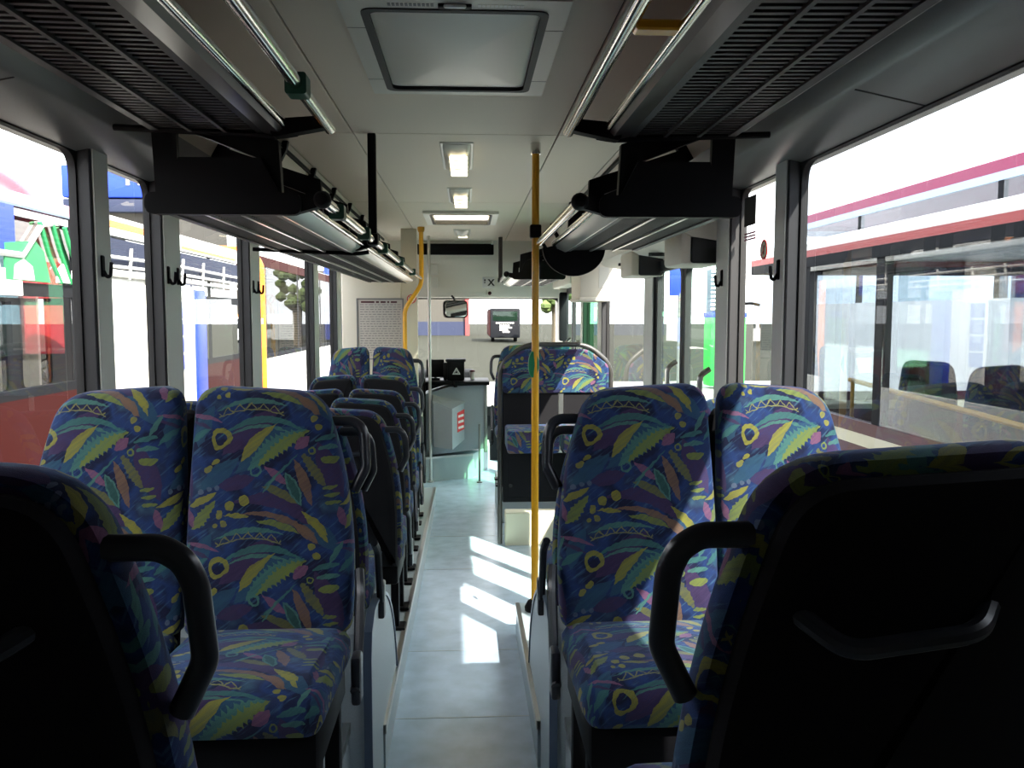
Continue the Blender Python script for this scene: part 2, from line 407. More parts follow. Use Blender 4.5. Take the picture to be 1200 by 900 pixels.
# raised seat podiums with metal nosing
def podium(name, s, xin, y0, y1, zt):
    p = MB(); xo = 1.185*s
    q = [(xin, y0), (xo, y0), (xo, y1), (xin, y1)]
    r0 = [(x, y, FLOOR(y)-.02) for x, y in q]; r1 = [(x, y, zt(y)) for x, y in q]
    p.loft([r0, r1]); o = struct(name, p, 'podium')
    t = MB(); w = .018*s
    a = [(xin-.004*s, y0, zt(y0)-.03), (xin+w, y0, zt(y0)-.03), (xin+w, y0, zt(y0)+.004), (xin-.004*s, y0, zt(y0)+.004)]
    c = [(xx, y1, zz-zt(y0)+zt(y1)) for xx, yy, zz in a]
    t.loft([a, c]); struct('nosing_strip', t, 'alu', o)
    return o
podium('floor_podium_left', -1, -.255, 2.95, 7.75, PODT)
podium('floor_podium_right', 1, .30, 2.95, 4.32, PODT)
podium('floor_podium_rear_left', -1, -.33, YB, 2.58, lambda y: .46)
podium('floor_podium_rear_right', 1, .36, YB, 2.58, lambda y: .46)

# wheel housings under the back-to-back seats, rounded towards the front
def wheelbox(name, s, xin):
    pr = [(2.58, .09), (2.58, .66), (2.61, .74), (2.68, .78)]
    for k in range(1, 13):
        a = PI/2*k/12; pr.append((2.72+.80*math.sin(a), .10+.68*math.cos(a)))
    pr[-1] = (3.52, .09)
    p = MB(); p.prism(pr, 'x', xin, 1.185*s); o = struct(name, p, 'podium')
    t = MB(); ring_o = [(y-.012 if i < 3 else y+.006, z+.010) for i, (y, z) in enumerate(pr)]
    t.loft([[(xin-.006*s, y, z) for y, z in ring_o], [(xin+.02*s, y, z) for y, z in ring_o], [(xin+.02*s, y, z) for y, z in pr], [(xin-.006*s, y, z) for y, z in pr], [(xin-.006*s, y, z) for y, z in ring_o]], False, False, closed=False)
    struct('edge_strip', t, 'bluegrey', o)
wheelbox('floor_wheel_housing_left', -1, -.262)
wheelbox('floor_wheel_housing_right', 1, .312)

# side walls
def wall(side, s, gaps):
    w = MB()
    segs = []; y = YB
    for a, c in gaps: segs.append((y, a)); y = c
    segs.append((y, YF))
    for a, c in segs:
        if c-a > .01: w.box(min(s*1.175, s*1.25), max(s*1.175, s*1.25), a, c, -.25, WBOT)
    w.box(min(s*1.17, s*1.25), max(s*1.17, s*1.25), YB, YF, WTOP, CEIL+.05)
    return struct('wall_'+side, w, 'laminate')
wall('left', -1, [])
wall('right', 1, [(3.63, 4.86), (8.0, 9.5)])
b = MB(); b.box(-1.25, 1.25, YB-.06, YB, -.2, CEIL+.05); struct('wall_back', b, 'laminate')

# ceiling boards with gaps on a dark carrier, opening left for the bright hatch
HY0, HY1, HX = 6.98, 7.72, .255
b = MB()
b.box(-1.25, 1.25, YB, HY0-.03, CEIL+.012, CEIL+.05); b.box(-1.25, 1.25, HY1+.03, YF, CEIL+.012, CEIL+.05)
b.box(-1.25, -HX-.02, HY0-.03, HY1+.03, CEIL+.012, CEIL+.05); b.box(HX+.02, 1.25, HY0-.03, HY1+.03, CEIL+.012, CEIL+.05)
ceil = struct('ceiling', b, 'seam')
for (x0, x1) in ((-.83, -.484), (-.478, .478), (.484, .83)):
    for (y0, y1) in ((YB, 4.015), (4.022, 6.40), (6.407, 8.70), (8.707, YF)):
        p = MB()
        if x0 < 0 < x1 and y0 < HY0 < y1:
            p.box(x0, x1, y0, HY0-.03, CEIL, CEIL+.012); p.box(x0, x1, HY1+.03, y1, CEIL, CEIL+.012)
            p.box(x0, -HX-.02, HY0-.03, HY1+.03, CEIL, CEIL+.012); p.box(HX+.02, x1, HY0-.03, HY1+.03, CEIL, CEIL+.012)
        else: p.box(x0, x1, y0, y1, CEIL, CEIL+.012, .002, 1)
        struct('ceiling_panel', p, 'ceiling', ceil)

# air ducts and coves running along both sides
for nm, s in (('left', -1), ('right', 1)):
    d = MB()
    pr = [(.835, CEIL+.012), (.835, CEIL), (.85, CEIL-.012), (.86, CEIL-.05), (.965, CZ+.625), (.99, CZ+.60), (1.19, CZ+.60), (1.19, CEIL+.012)]
    d.prism([(x*s, z) for x, z in pr], 'y', YB, YF-.35); o = struct('trim_duct_'+nm, d, 'vent')
    v = MB()
    for dz in (.022, .036):
        v.box(min(s*.842, s*.856), max(s*.842, s*.856), 2.7, 9.2, CEIL-dz-.006, CEIL-dz)
    struct('vent_slot', v, 'ink', o)
    c = MB(); pr = [(.94, CZ+.615), (.965, CZ+.585), (.99, CZ+.56), (1.0, CZ+.553), (1.185, CZ+.515), (1.185, CZ+.60), (.96, CZ+.625)]
    c.prism([(x*s, z) for x, z in pr], 'y', YB, 9.6); struct('trim_cove_'+nm, c, 'cove')
    for y in (2.05, 3.95):
        j = MB(); j.loft([[(s*1.0, y, CZ+.5515), (s*1.182, y, CZ+.514), (s*1.182, y+.006, CZ+.514), (s*1.0, y+.006, CZ+.5515)], [(s*1.0, y, CZ+.56), (s*1.182, y, CZ+.525), (s*1.182, y+.006, CZ+.525), (s*1.0, y+.006, CZ+.56)]])
        struct('trim_joint', j, 'ink')

# windows and pillars
wn = 0
def window(s, y0, y1, z0=WBOT, z1=WTOP, m='glass', gas=.03, r=.07):
    global wn; wn += 1
    g = MB(); x = s*1.19
    g.ring(rect_match(y0-.02, y1+.02, z0-.02, z1+.02), rrect(y0+gas*.3, y1-gas*.3, z0+gas, z1-gas*.25, r), 'x', x-.012, x+.012)
    o = struct('window_%d' % wn, g, 'rubber')
    p = MB(); p.box(x-.003, x+.003, y0-.01, y1+.01, z0-.01, z1+.01); struct('pane', p, m, o)
    return o
tn = 0
def pillar(s, y0, y1, light=True, z0=WBOT-.02, z1=WTOP+.02):
    global tn; tn += 1
    xo, xi = s*1.20, s*1.137
    p = MB(); p.box(min(xo, xi), max(xo, xi), y0, y1, z0, z1, .004, 1); o = struct('trim_%d' % tn, p, 'pillar')
    if light:
        q = MB(); q.box(min(xi, xi-s*.005), max(xi, xi-s*.005), y0+.012, y1, z0, z1); struct('cover_strip', q, 'laminate', o)
    return o
LP = [(2.75, 2.87), (3.357, 3.55), (4.67, 4.88), (6.57, 6.76), (7.72, 7.95), (8.52, 8.95)]
for a, c in LP: pillar(-1, a, c)
pillar(-1, .55, .8); pillar(-1, 9.95, YF)
for a, c in ((.8, 2.75), (2.87, 3.357), (3.55, 4.67), (4.88, 6.57), (6.76, 7.72), (7.95, 8.52), (8.95, 9.95)): window(-1, a, c)
RP = [(2.82, 2.93), (3.44, 3.62), (4.86, 5.10), (6.75, 6.95), (7.85, 8.0), (9.5, YF)]
for a, c in RP: pillar(1, a, c, True, (0.02 if a > 3.3 else WBOT-.02))
pillar(1, .45, .7)
for a, c in ((2.93, 3.44), (5.10, 6.75)): window(1, a, c)
window(1, .7, 2.82, m='tintglass')  # tint added to weaken the sun on the bay seats
for nm, s_, y_ in (('rear_left', -1, .57), ('rear_right', 1, .47)):
    b = MB(); b.box(min(s_*1.16, s_*1.25), max(s_*1.16, s_*1.25), YB, y_, WBOT-.02, WTOP+.02); struct('wall_'+nm, b, 'cove')
window(1, 6.95, 7.85, .5, WTOP, 'greenglass')

# middle door on the right: two glazed leaves and a cream header with gear housings
def door_leaf(idx, y0, y1, z0, z1, m='doorglass', x=1.165):
    g = MB()
    g.ring(rect_match(y0, y1, z0, z1), rrect(y0+.045, y1-.045, z0+.06, z1-.06, .06), 'x', x-.016, x+.016)
    o = struct('door_%d' % idx, g, 'pillar')
    p = MB(); p.box(x-.003, x+.003, y0+.03, y1-.03, z0+.03, z1-.03); struct('door_pane', p, m, o)
    h = MB(); h.tube([(x-.018, y0+.10, z0+.55), (x-.065, y0+.10, z0+.58), (x-.065, y0+.10, z0+1.45), (x-.018, y0+.10, z0+1.48)], .013, 8, .03)
    struct('door_rail', h, 'alu', o)
door_leaf(1, 3.63, 4.235, .03, 2.06); door_leaf(2, 4.245, 4.855, .03, 2.06)
door_leaf(3, 8.0, 8.74, .03, 2.05); door_leaf(4, 8.76, 9.5, .03, 2.05)
hd = MB()
hd.prism([(1.0, CZ+.515), (.965, CZ+.44), (.98, CZ+.375), (1.03, CZ+.345), (1.19, CZ+.32), (1.19, CZ+.515)], 'y', 3.64, 5.95)
struct('door_header', hd, 'beige')
sl = MB()
for y in (4.45, 5.35): sl.box(1.02, 1.13, y, y+.03, CZ+.318, CZ+.336)
struct('door_header_slot', sl, 'ink')
hd = MB(); hd.box(1.02, 1.19, 7.95, 9.55, CZ+.30, CZ+.515, .02); struct('door_header_front', hd, 'beige')
for (y0, y1, lab) in ((3.66, 3.98, 'boxy cream door gear housing at the near end of the middle doorway'), (4.78, 5.12, 'boxy cream door gear housing at the far end of the middle doorway')):
    t = thing('door_gear_housing', lab, 'housing', (1.09, (y0+y1)/2, CZ+.34), 0, 'door gear housings')
    h = (y1-y0)/2
    q = MB(); q.box(-.105, .09, -h, h, -.115, .03, .018); q.build('cover', 'beige', t)
    q = MB(); q.box(-.06, .08, -h-.012, -h+.004, -.11, .03, .012); q.build('end_cap', 'pillar', t)

# front: header, windscreen, driver partition
b = MB(); b.prism([(9.62, CEIL), (9.72, CZ+.60), (9.80, CZ+.30), (9.86, CZ+.215), (YF, CZ+.20), (YF, CEIL)], 'x', -1.18, 1.18)
o = struct('wall_front', b, 'beige')
q = MB(); q.box(.27, .274, 9.80, 9.82, CZ+.25, CZ+.6); struct('panel_joint', q, 'seam', o)
b = MB(); b.box(-1.18, 1.18, 10.05, YF, -.1, .62); struct('wall_front_lower', b, 'darkbody')
g = MB(); g.ring(rect_match(-1.19, 1.19, .55, CZ+.26), rrect(-1.10, 1.14, .66, CZ+.195, .08), 'y', 10.02, 10.08)
o = struct('window_%d' % (wn+1), g, 'rubber')
p = MB(); p.box(-1.15, 1.17, 10.045, 10.052, .6, CZ+.24); struct('pane', p, 'glass', o)
# partition behind the driver
b = MB(); b.box(-1.18, -.60, 8.30, 8.34, 0, CZ+.55, .006, 1); b.box(-.60, -.40, 8.32, 8.36, .0, 1.0, .004, 1)
b.box(-.60, -.44, 8.32, 8.35, 1.0, CEIL, .004, 1)
o = struct('wall_partition', b, 'beige')

# ------------------------------------------------------------------ seats
def outline(tap):
    """backrest outline (x, z), base at z=0; the tapering shoulder is on side tap"""
    pts = [(-.222, 0), (.215, 0), (.222, .20), (.200, .42), (.135, .655), (-.205, .675), (-.222, .30)]
    r = [.03, .03, .1, .12, .085, .07, .1]
    q = fillet([(x, z, 0) for x, z in pts], r, 7, True)
    return [(p.x*tap, p.y) for p in q]
def inset_pts(poly, d):
    n = len(poly); out = []
    cx = sum(p[0] for p in poly)/n; cz = sum(p[1] for p in poly)/n
    area = sum(poly[i][0]*poly[(i+1) % n][1]-poly[(i+1) % n][0]*poly[i][1] for i in range(n))
    sg = 1 if area > 0 else -1
    for i in range(n):
        a, c = poly[i-1], poly[(i+1) % n]
        tx, tz = c[0]-a[0], c[1]-a[1]; l = math.hypot(tx, tz) or 1
        out.append((poly[i][0]-sg*tz/l*d, poly[i][1]+sg*tx/l*d))
    return out
REC = math.tan(math.radians(10))
def back_layers(mb, poly, layers, z0, cap0, cap1, fill=True):
    """layers: (inset, y); the back leans away as it rises"""
    rings, uvs = [], []
    arc = 0; prev = None
    for ins, y in layers:
        q = inset_pts(poly, ins)
        if prev is not None: arc += math.hypot(ins-prev[0], y-prev[1])
        prev = (ins, y)
        rings.append([(x, y-REC*z, z+z0) for x, z in q])
        out_q = inset_pts(poly, layers[0][0]-arc)
        uvs.append(out_q)
    mb.loft(rings, cap0, cap1, uvs)
    return rings
def make_seat(tap, aisle, bay=False):
    t = thing('bus_seat', '', 'seat')
    poly = outline(tap); z0 = .43
    # padded fabric front wrapping the rim
    f = MB()
    cx, cz = 0.0, .33
    rings, uvs = [], []
    for k, (sc, y) in enumerate(((.12, .052), (.45, .050), (.72, .046), (.86, .040))):
        q = [(cx+(x-cx)*sc, cz+(z-cz)*sc) for x, z in inset_pts(poly, .012)]
        rings.append([(x, y-REC*z, z+z0) for x, z in q]); uvs.append([(-x, z) for x, z in q])
    arc = 0; prev = (.012, .03)
    for ins, y in ((.012, .030), (.003, .018), (0, .002), (0, -.030), (.006, -.042), (.016, -.046)):
        arc += math.hypot(ins-prev[0], y-prev[1]); prev = (ins, y)
        rings.append([(x, y-REC*z, z+z0) for x, z in inset_pts(poly, ins)])
        uvs.append([(-x, z) for x, z in inset_pts(poly, .012-arc)])
    f.loft(rings, True, True, uvs); f.build('backrest', 'fabric', t)
    sh = MB(); back_layers(sh, [(x, max(z, -.10) if z > .05 else z-.12) for x, z in poly], ((.024, -.040), (.024, -.058), (.032, -.070), (.055, -.078)), z0, True, True)
    sh.build('back_shell', 'shell', t)
    # cushion: soft slab, rounded front edge
    c = MB(); pl = rrect(-.215, .215, -.02, .47, .05, 6)
    rings, uvs = [], []
    for k, (ins, z) in enumerate(((.16, .476), (.08, .476), (.035, .472), (.012, .460), (0, .440), (0, .395), (.012, .372), (.03, .362))):
        q = inset_pts(pl, ins) if k > 1 else [(x*(.5, .8)[k], .225+(y-.225)*(.5, .8)[k]) for x, y in pl]
        ar = (.035-ins if k < 3 else .035+(.472-z))
        rings.append([(x, y, z-(.025 if y > .40 else 0)*(max(0, y-.40)/.07)+.042*max(0, (y+.02)/.49)-.028) for x, y in q])
        uvs.append([(-x, -y) for x, y in (q if k < 2 else inset_pts(pl, .035-ar))])
    c.loft(rings, True, True, uvs); c.build('cushion', 'fabric', t)
    p = MB(); p.box(-.195, .195, -.02, .42, .235, .372, .02); p.build('seat_pan', 'black', t)
    lx = .17*tap if aisle else -.12*tap
    for yy in ((.06, .34) if aisle else (.20,)):
        l = MB(); l.box(lx-.02, lx+.02, yy-.022, yy+.022, .012, .33, .006); l.box(lx-.05, lx+.05, yy-.05, yy+.05, 0, .014, .004, 1)
        l.build('leg', 'black', t)
    if aisle:
        h = MB(); y0 = -.03
        def B(x, z): return (x*tap, y0-REC*(z-z0), z)
        h.tube([B(.150, 1.0), B(.208, 1.0), B(.230, .985), B(.241, .958), B(.245, .868), B(.214, .805)], .0150, 12, .011)
        h.build('side_handle', 'handle', t)
        if bay:
            a = MB(); a.tube([(.236*tap, -.01, .60), (.243*tap, .03, .56), (.243*tap, .10, .36), (.243*tap, .16, .33)], .013, 8, .02)
            a.box(min(.232*tap, .256*tap), max(.232*tap, .256*tap), .10, .16, .29, .42, .008)
            a.build('armrest', 'handle', t)
    return t
P = {}
for tap in (1, -1):
    for ais in (True, False):
        P[(tap, ais)] = make_seat(tap, ais, True)
# grab bar on the back of the two nearest aisle seats and one window seat
def grab_bar(parent, x0, x1, z):
    g = MB(); y = -.095-REC*(z-.43)
    g.tube([(x0, y+.03, z+.036), (x0+.05*(1 if x1 > x0 else -1), y-.022, z), (x1-.04*(1 if x1 > x0 else -1), y-.022, z+.018), (x1, y+.03, z+.04)], .0115, 10, .025)
    return g.build('grab_bar', 'handle', parent)
used = set()
def seat(x, y, z, fwd, tap_world, aisle, label, group, sz=1.0, sx=1.0, sy=1.0):
    rz = 0 if fwd else PI
    tap = tap_world if fwd else -tap_world
    key = (tap, aisle)
    o = P[key]
    if key not in used:
        used.add(key); o.location = (x, y, z); o.rotation_euler = (0, 0, rz); o['label'] = label; o['group'] = group; o.scale = (sx, sy, sz)
        return o
    return dup(o, (x, y, z), rz, label, group, (sx, sy, sz))
W = .222; PIT = .455
CUT = {}
def cut(o, u, v):
    for c in o.children:
        if c.name.startswith(('backrest', 'cushion')): c.color = (u, v, 0, 1)
def pair(side, xa, y, z, fwd, la, lw, group, sz=1.0, sx=1.0, sy=1.0):
    """xa: world x of the aisle edge"""
    s = -1 if side == 'left' else 1
    a = seat(xa+s*W*sx, y, z, fwd, -s, True, la, group, sz, sx, sy)
    wf = .93 if s < 0 else .88
    w = seat(xa+s*(W*2*sx+.008+W*wf*sx), y, z, fwd, s, False, lw, group, sz, sx*wf, sy)
    for o in (a, w): cut(o, random.uniform(-.1, .1), random.uniform(0, .34))
    return a, w
G1, G2, G3, G4 = 'nearest seats seen from behind', 'rear-facing seats of the patterned bay', 'rows of forward-facing seats on the left', 'rear-facing seats at the front'
# near bay, forward facing, backs to the camera
na, _ = pair('left', -.262, 1.0, .505, True, 'bus seat with black back at the bottom left corner, side handle towards the aisle', 'black-backed bus seat at the lower left edge beside the window, mostly out of frame', G1, 1, 1, .85)
nb, _ = pair('right', .290, 1.0, .51, True, 'large black-backed bus seat at bottom right with grab bar across its back', 'black-backed bus seat at the lower right edge beside the window', G1, 1, 1, .85)
grab_bar(na, -.14, .09, .885); grab_bar(nb, -.115, .118, .888)
# patterned bay, rear facing
LA, LW = pair('left', -.266, 2.27, .450, False, 'patterned blue seat left of the aisle, facing the camera, wheel housing behind it', 'patterned blue seat facing the camera beside the left windows', G2, 1, 1.035)
RA, RW = pair('right', .300, 2.27, .452, False, 'patterned blue seat right of the aisle, facing the camera, sun patch on it', 'patterned blue seat facing the camera beside the big right window', G2, 1, 1.025)
cut(RA, 0, 0); cut(RW, .0, -.21); cut(LA, -.005, -.176); cut(LW, .03, -.32)
# back to back with the bay, over the wheel housings (no long legs there)
pair('left', -.275, 2.74, .42, True, 'black-backed seat over the left wheel housing, back to back with the patterned aisle seat', 'black-backed window seat over the left wheel housing, behind the patterned seat', G3, .97)
pair('right', .325, 2.74, .42, True, 'black-backed seat over the right wheel housing, side handle into the aisle by the yellow pole', 'black-backed window seat over the right wheel housing before the middle door', 'seats over the right wheel housing', .97)
ROWS = [(3.92, -.255, -.41), (4.66, -.27, -.437), (5.41, -.28, -.453), (6.16, -.30, -.417)]
ORD = ['first', 'second', 'third', 'fourth']
for i, (y, xa, top) in enumerate(ROWS):
    zb = PODT(y); sz = (top+CZ-zb)/1.105
    pair('left', xa, y, zb, True, 'black-backed aisle seat with fabric rim, %s row beyond the left wheel housing' % ORD[i], 'black-backed window seat with fabric rim, %s row beyond the left wheel housing' % ORD[i], G3, sz, .97)
zb = PODT(7.0); 
zb = PODT(7.3)
pair('left', -.36, 7.15, zb, False, 'patterned rear-facing aisle seat at the front left, before the driver partition', 'patterned rear-facing window seat at the front left, below the notice board', G4, (CZ-.262-zb)/1.105, .94, .95)
b = MB(); b.box(.30, 1.17, 6.95, 7.75, 0, .30, .01, 1); struct('floor_podium_front', b, 'podium')
pair('right', .28, 7.40, .30, False, 'patterned rear-facing aisle seat at the front right, behind the railed partition', 'patterned rear-facing window seat at the front right, behind the railed partition', G4, (CZ-.25-.30)/1.105, .93)

# ------------------------------------------------------------------ luggage racks
def rack(label, s, y0, y1, zr, xr, x1, xi, xo, zi, zo, plate, group, posts=(), clips=(), endbars=(), yellow=False):
    t = thing('luggage_rack', label, 'luggage rack', ((xr+xo)/2*s, y0, zr), 0, group)
    ox, oy, oz = t.location
    def L(x, y, z): return (x*s-ox, y-oy, z-oz)
    r = MB(); r.tube([L(xr, y0-(.02 if plate else -.02), zr), L(xr, y1, zr)], .0175, 14); r.build('outer_rail', 'chrome', t)
    r = MB(); r.tube([L(x1, y0+.02, zr-.012), L(x1, y1-.05, zr-.012), L(x1+.06, y1-.02, zi)], .013, 12, .03); r.build('inner_rail', 'chrome', t)
    # shaped strip between rail and grille
    st = MB(); pr = [(x1-.008, zr-.004), (x1+.02, zr-.032), (x1+.06, zi-.018), (xi, zi-.012), (xi, zi-.004), (x1+.06, zi-.008), (x1+.024, zr-.022), (x1, zr+.004)]
    st.loft([[L(x, y0, z) for x, z in pr], [L(x, y1-.02, z) for x, z in pr]]); st.build('edge_strip', 'rackdark' if not plate else 'alu', t)
    st = MB(); pr = [(xo-.004, zo-.012), (xo+.055, zo+.012), (xo+.055, zo+.02), (xo-.004, zo-.002)]
    st.loft([[L(x, y0, z) for x, z in pr], [L(x, y1, z) for x, z in pr]]); st.build('wall_strip', 'alu' if plate else 'rackdark', t)
    g = MB()
    ny = int((y1-y0)/.030)
    for k in range(ny+1):
        y = y0+.01+k*(y1-y0-.03)/ny
        a = [L(xi, y, zi-.008), L(xi, y+.013, zi-.008), L(xi, y+.013, zi), L(xi, y, zi)]
        c = [L(xo, y, zo-.008), L(xo, y+.013, zo-.008), L(xo, y+.013, zo), L(xo, y, zo)]
        g.loft([a, c])
    g.build('grille', 'rackgrey', t)
    rb = MB()
    for k in (1, 2):
        u = (k+.0)/3; x = xi+(xo-xi)*u; z = zi+(zo-zi)*u
        w = .0055
        q = [(x-w, z-.016), (x+w, z-.016), (x+w, z+.003), (x-w, z+.003)]
        rb.loft([[L(a, y0, c) for a, c in q], [L(a, y1-.02, c) for a, c in q]])
    rb.build('grille_rib', 'rackgrey' if not plate else 'alu', t)
    eb = MB()
    for x, z in ((xi, zi), (xo, zo)):
        q = [(x-.012, z-.014), (x+.012, z-.014), (x+.012, z+.003), (x-.012, z+.003)]
        eb.loft([[L(a, y0, c) for a, c in q], [L(a, y1-.02, c) for a, c in q]])
    eb.build('grille_edge', 'rackgrey', t)
    # carpet lining of the tray, seen through the bars
    ln = MB(); q = [(xi, zi+.02), (xo, zo+.02), (xo, zo+.026), (xi, zi+.026)]
    ln.loft([[L(a, y0+.01, c) for a, c in q], [L(a, y1-.03, c) for a, c in q]]); ln.build('tray_mat', 'shell', t)
    def bracket(y, nm='bracket'):
        k = MB(); q = fillet([(xr-.012, zr-.014, 0), (x1+.04, zr-.045, 0), (x1+.05, zr+.006, 0), (xr+.004, zr+.018, 0)], .012, 4, True)
        k.loft([[L(p.x, y-.022, p.y) for p in q], [L(p.x, y+.022, p.y) for p in q]]); k.build(nm, 'black', t)
    for y in endbars:
        k = MB(); k.tube([L(x1-.02, y, zi-.012), L(x1+.03, y, zi-.02), L(xo+.12, y, zo-.005)], .010, 8, .02); k.build('end_bar', 'black', t)
        bracket(y-.05)
    if plate:
        fl = MB(); q = rrect(xi-.075, xo+.055, zr-.047, zr+.020, .030, 5)
        fl.loft([[L(a, y0-.028, c) for a, c in q], [L(a, y0+.005, c) for a, c in q]]); fl.build('end_flange', 'black', t)
        sc = MB(); q = [(xi-.008, zr+.015), (xo-.012, zr+.015), (xo-.045, zr+.128), (xi+.050, zr+.128)]
        sc.loft([[L(a, y0-.012, c) for a, c in q], [L(a, y0+.003, c) for a, c in q]]); sc.build('end_plate', 'black', t)
        cap = MB(); cap.lathe([(.004, -.05), (.018, -.046), (.026, -.034), (.028, -.02), (.026, -.004), (.018, .004)], L(xr, y0, zr), 'y', 16); cap.build('rail_cap', 'black', t)
        bracket(y0+.005)
        for y in posts:
            k = MB()
            q = [(xi-.01, zr+.0), (xi+.055, zr+.0), (xi+.06, zr+.13), (.97, CZ+.63), (.865, CEIL-.05), (.84, CEIL-.004), (.815, CEIL-.004), (.825, CEIL-.05), (.90, CZ+.66), (xi-.0, zr+.185)]
            k.loft([[L(a, y-.017, c) for a, c in q], [L(a, y+.017, c) for a, c in q]]); k.build('hanger', 'black', t)
            k = MB(); q = [(xo-.035, zr-.02), (xo+.035, zr-.02), (xo+.045, CZ+.60), (xo-.03, CZ+.62)]
            k.loft([[L(a, y-.012, c) for a, c in q], [L(a, y+.012, c) for a, c in q]]); k.build('wall_hanger', 'black', t)
    for y in clips:
        k = MB(); px = xr
        q = rrect(px-.026, px+.026, zr-.028, zr+.024, .008, 3)
        k.loft([[L(a, y-.028, c) for a, c in q], [L(a, y+.028, c) for a, c in q]]); k.build('clip', 'green', t)
    if yellow:
        k = MB(); k.box(min(xr*s, x1*s)-ox+.01, max(xr*s, x1*s)-ox+.03, 1.62-oy, 1.66-oy, zr-oz-.02, zr-oz+.0, .004, 1); k.build('yellow_strap', 'yellow', t)
    return t
GR = 'overhead luggage racks'
rack('dark slatted luggage rack overhead at top left, green clip on its rail', -1, .1, 2.60, CZ+.562, .362, .475, .56, .87, CZ+.555, CZ+.56, False, GR, clips=(2.12,), endbars=(2.58,))
rack('dark slatted luggage rack overhead at top right with yellow strap between its rails', 1, .1, 2.60, CZ+.562, .362, .465, .55, .86, CZ+.555, CZ+.56, False, GR, endbars=(2.58,), yellow=True)
rack('long luggage rack above the left windows with black end plate and green clips', -1, 2.67, 8.12, CZ+.357, .396, .455, .535, .878, CZ+.325, CZ+.33, True, GR, posts=(2.70, 3.45, 4.2, 4.95, 5.7, 6.45, 7.2, 7.95), clips=(2.95, 3.7, 4.5, 5.6, 6.9), endbars=(4.2,))
rack('short luggage rack before the middle door on the right, black end plate', 1, 2.67, 4.10, CZ+.357, .404, .465, .540, .865, CZ+.325, CZ+.33, True, GR, posts=(2.70, 3.4, 4.05))
rack('far luggage rack at the front right above the railed partition', 1, 7.75, 9.6, CZ+.380, .41, .46, .54, .90, CZ+.345, CZ+.35, True, GR, posts=(7.78, 9.0))
# half-round panel at the end of the short right rack
q = [(.445+.155*math.cos(a)*1.0+.13, CZ+.335-.14*math.sin(a)) for a in [PI*k/20 for k in range(21)]]
p = MB(); p.loft([[(x, 4.13, z) for x, z in q], [(x, 4.16, z) for x, z in q]])
hp = tag(p.build('half_round_panel', 'black'), 'black half-round panel hanging below the end of the short right rack', 'panel')

# ------------------------------------------------------------------ poles and struts
def pole(name, path, r, m, label, cat='pole', fil=.06, foot=True, group='vertical grab poles', top=None):
    t = thing(name, label, cat, path[-1], 0, group)
    o = Vector(path[-1])
    p = MB(); p.tube([Vector(q)-o for q in path], r, 16, fil); p.build('tube', m, t)
    return t
t = pole('grab_pole', [(.39, 4.20, CEIL), (.39, 4.20, PODT(4.2)+.03)], .0185, 'yellow', 'straight yellow grab pole right of the aisle with green disc')
q = MB(); q.lathe([(.05, -.03), (.052, -.01), (.036, .02), (.022, .03)], (0, 0, 0), 'z', 18); q.build('foot', 'black', t)
q = MB(); q.lathe([(.024, -.055), (.026, -.045), (.026, 0)], (0, 0, CEIL-PODT(4.2)-.03), 'z', 18); q.build('ceiling_cap', 'chrome', t)
q = MB(); q.box(-.028, .028, -.028, .028, CZ+.385-PODT(4.2)-.03, CZ+.45-PODT(4.2)-.03, .006); q.build('clamp', 'black', t)
q = MB(); q.lathe([(.004, -.012), (.052, -.010), (.056, 0), (.052, .010), (.004, .012)], (-.018, 0, 0), 'y', 28)
o = q.build('stop_button_disc', 'greenlab', t); o.location = (0, -.006, CZ-.245-PODT(4.2)-.03); o.scale = (.5, 1, 1.25)
xl = .05-.47*1.0
t = pole('grab_pole', [(-.392, 8.16, CEIL), (-.392, 8.16, CZ+.30), (-.556, 8.16, CZ+.06), (-.556, 8.16, 1.0), (-.556, 8.16, 0)], .022, 'yellow', 'bent yellow grab pole beside the driver partition')
q = MB(); q.lathe([(.026, -.05), (.034, -.03), (.034, 0)], (.164, 0, CEIL), 'z', 16); q.build('ceiling_cap', 'yellowdk', t)
t = pole('grab_pole', [(-.345, 8.75, CEIL-.03), (-.345, 8.75, .02)], .016, 'alu', 'thin bare metal pole beside the bent yellow pole')
q = MB(); q.lathe([(.035, 0), (.035, .01), (.018, .02)], (0, 0, -.02), 'z', 16); q.build('foot', 'alu', t)
t = thing('rack_strut', 'black upright strut from the ceiling to the left rack rail', 'strut', (-.395, 4.03, CZ+.357), 0, 'rack struts')
q = MB(); q.box(-.019, .019, -.019, .019, .0, .493, .005); q.build('post', 'black', t)
q = MB(); q.box(-.026, .026, -.03, .03, -.024, .03, .008); q.build('clamp', 'black', t)
t = thing('rack_strut', 'brown upright strut from the ceiling to the far right rack rail', 'strut', (.41, 9.15, CZ+.38), 0, 'rack struts')
q = MB(); q.box(-.022, .022, -.022, .022, .0, .468, .005); q.build('post', 'rackdark', t)
q = MB(); q.box(-.03, .03, -.03, .03, -.02, .03, .008); q.build('clamp', 'rackdark', t)

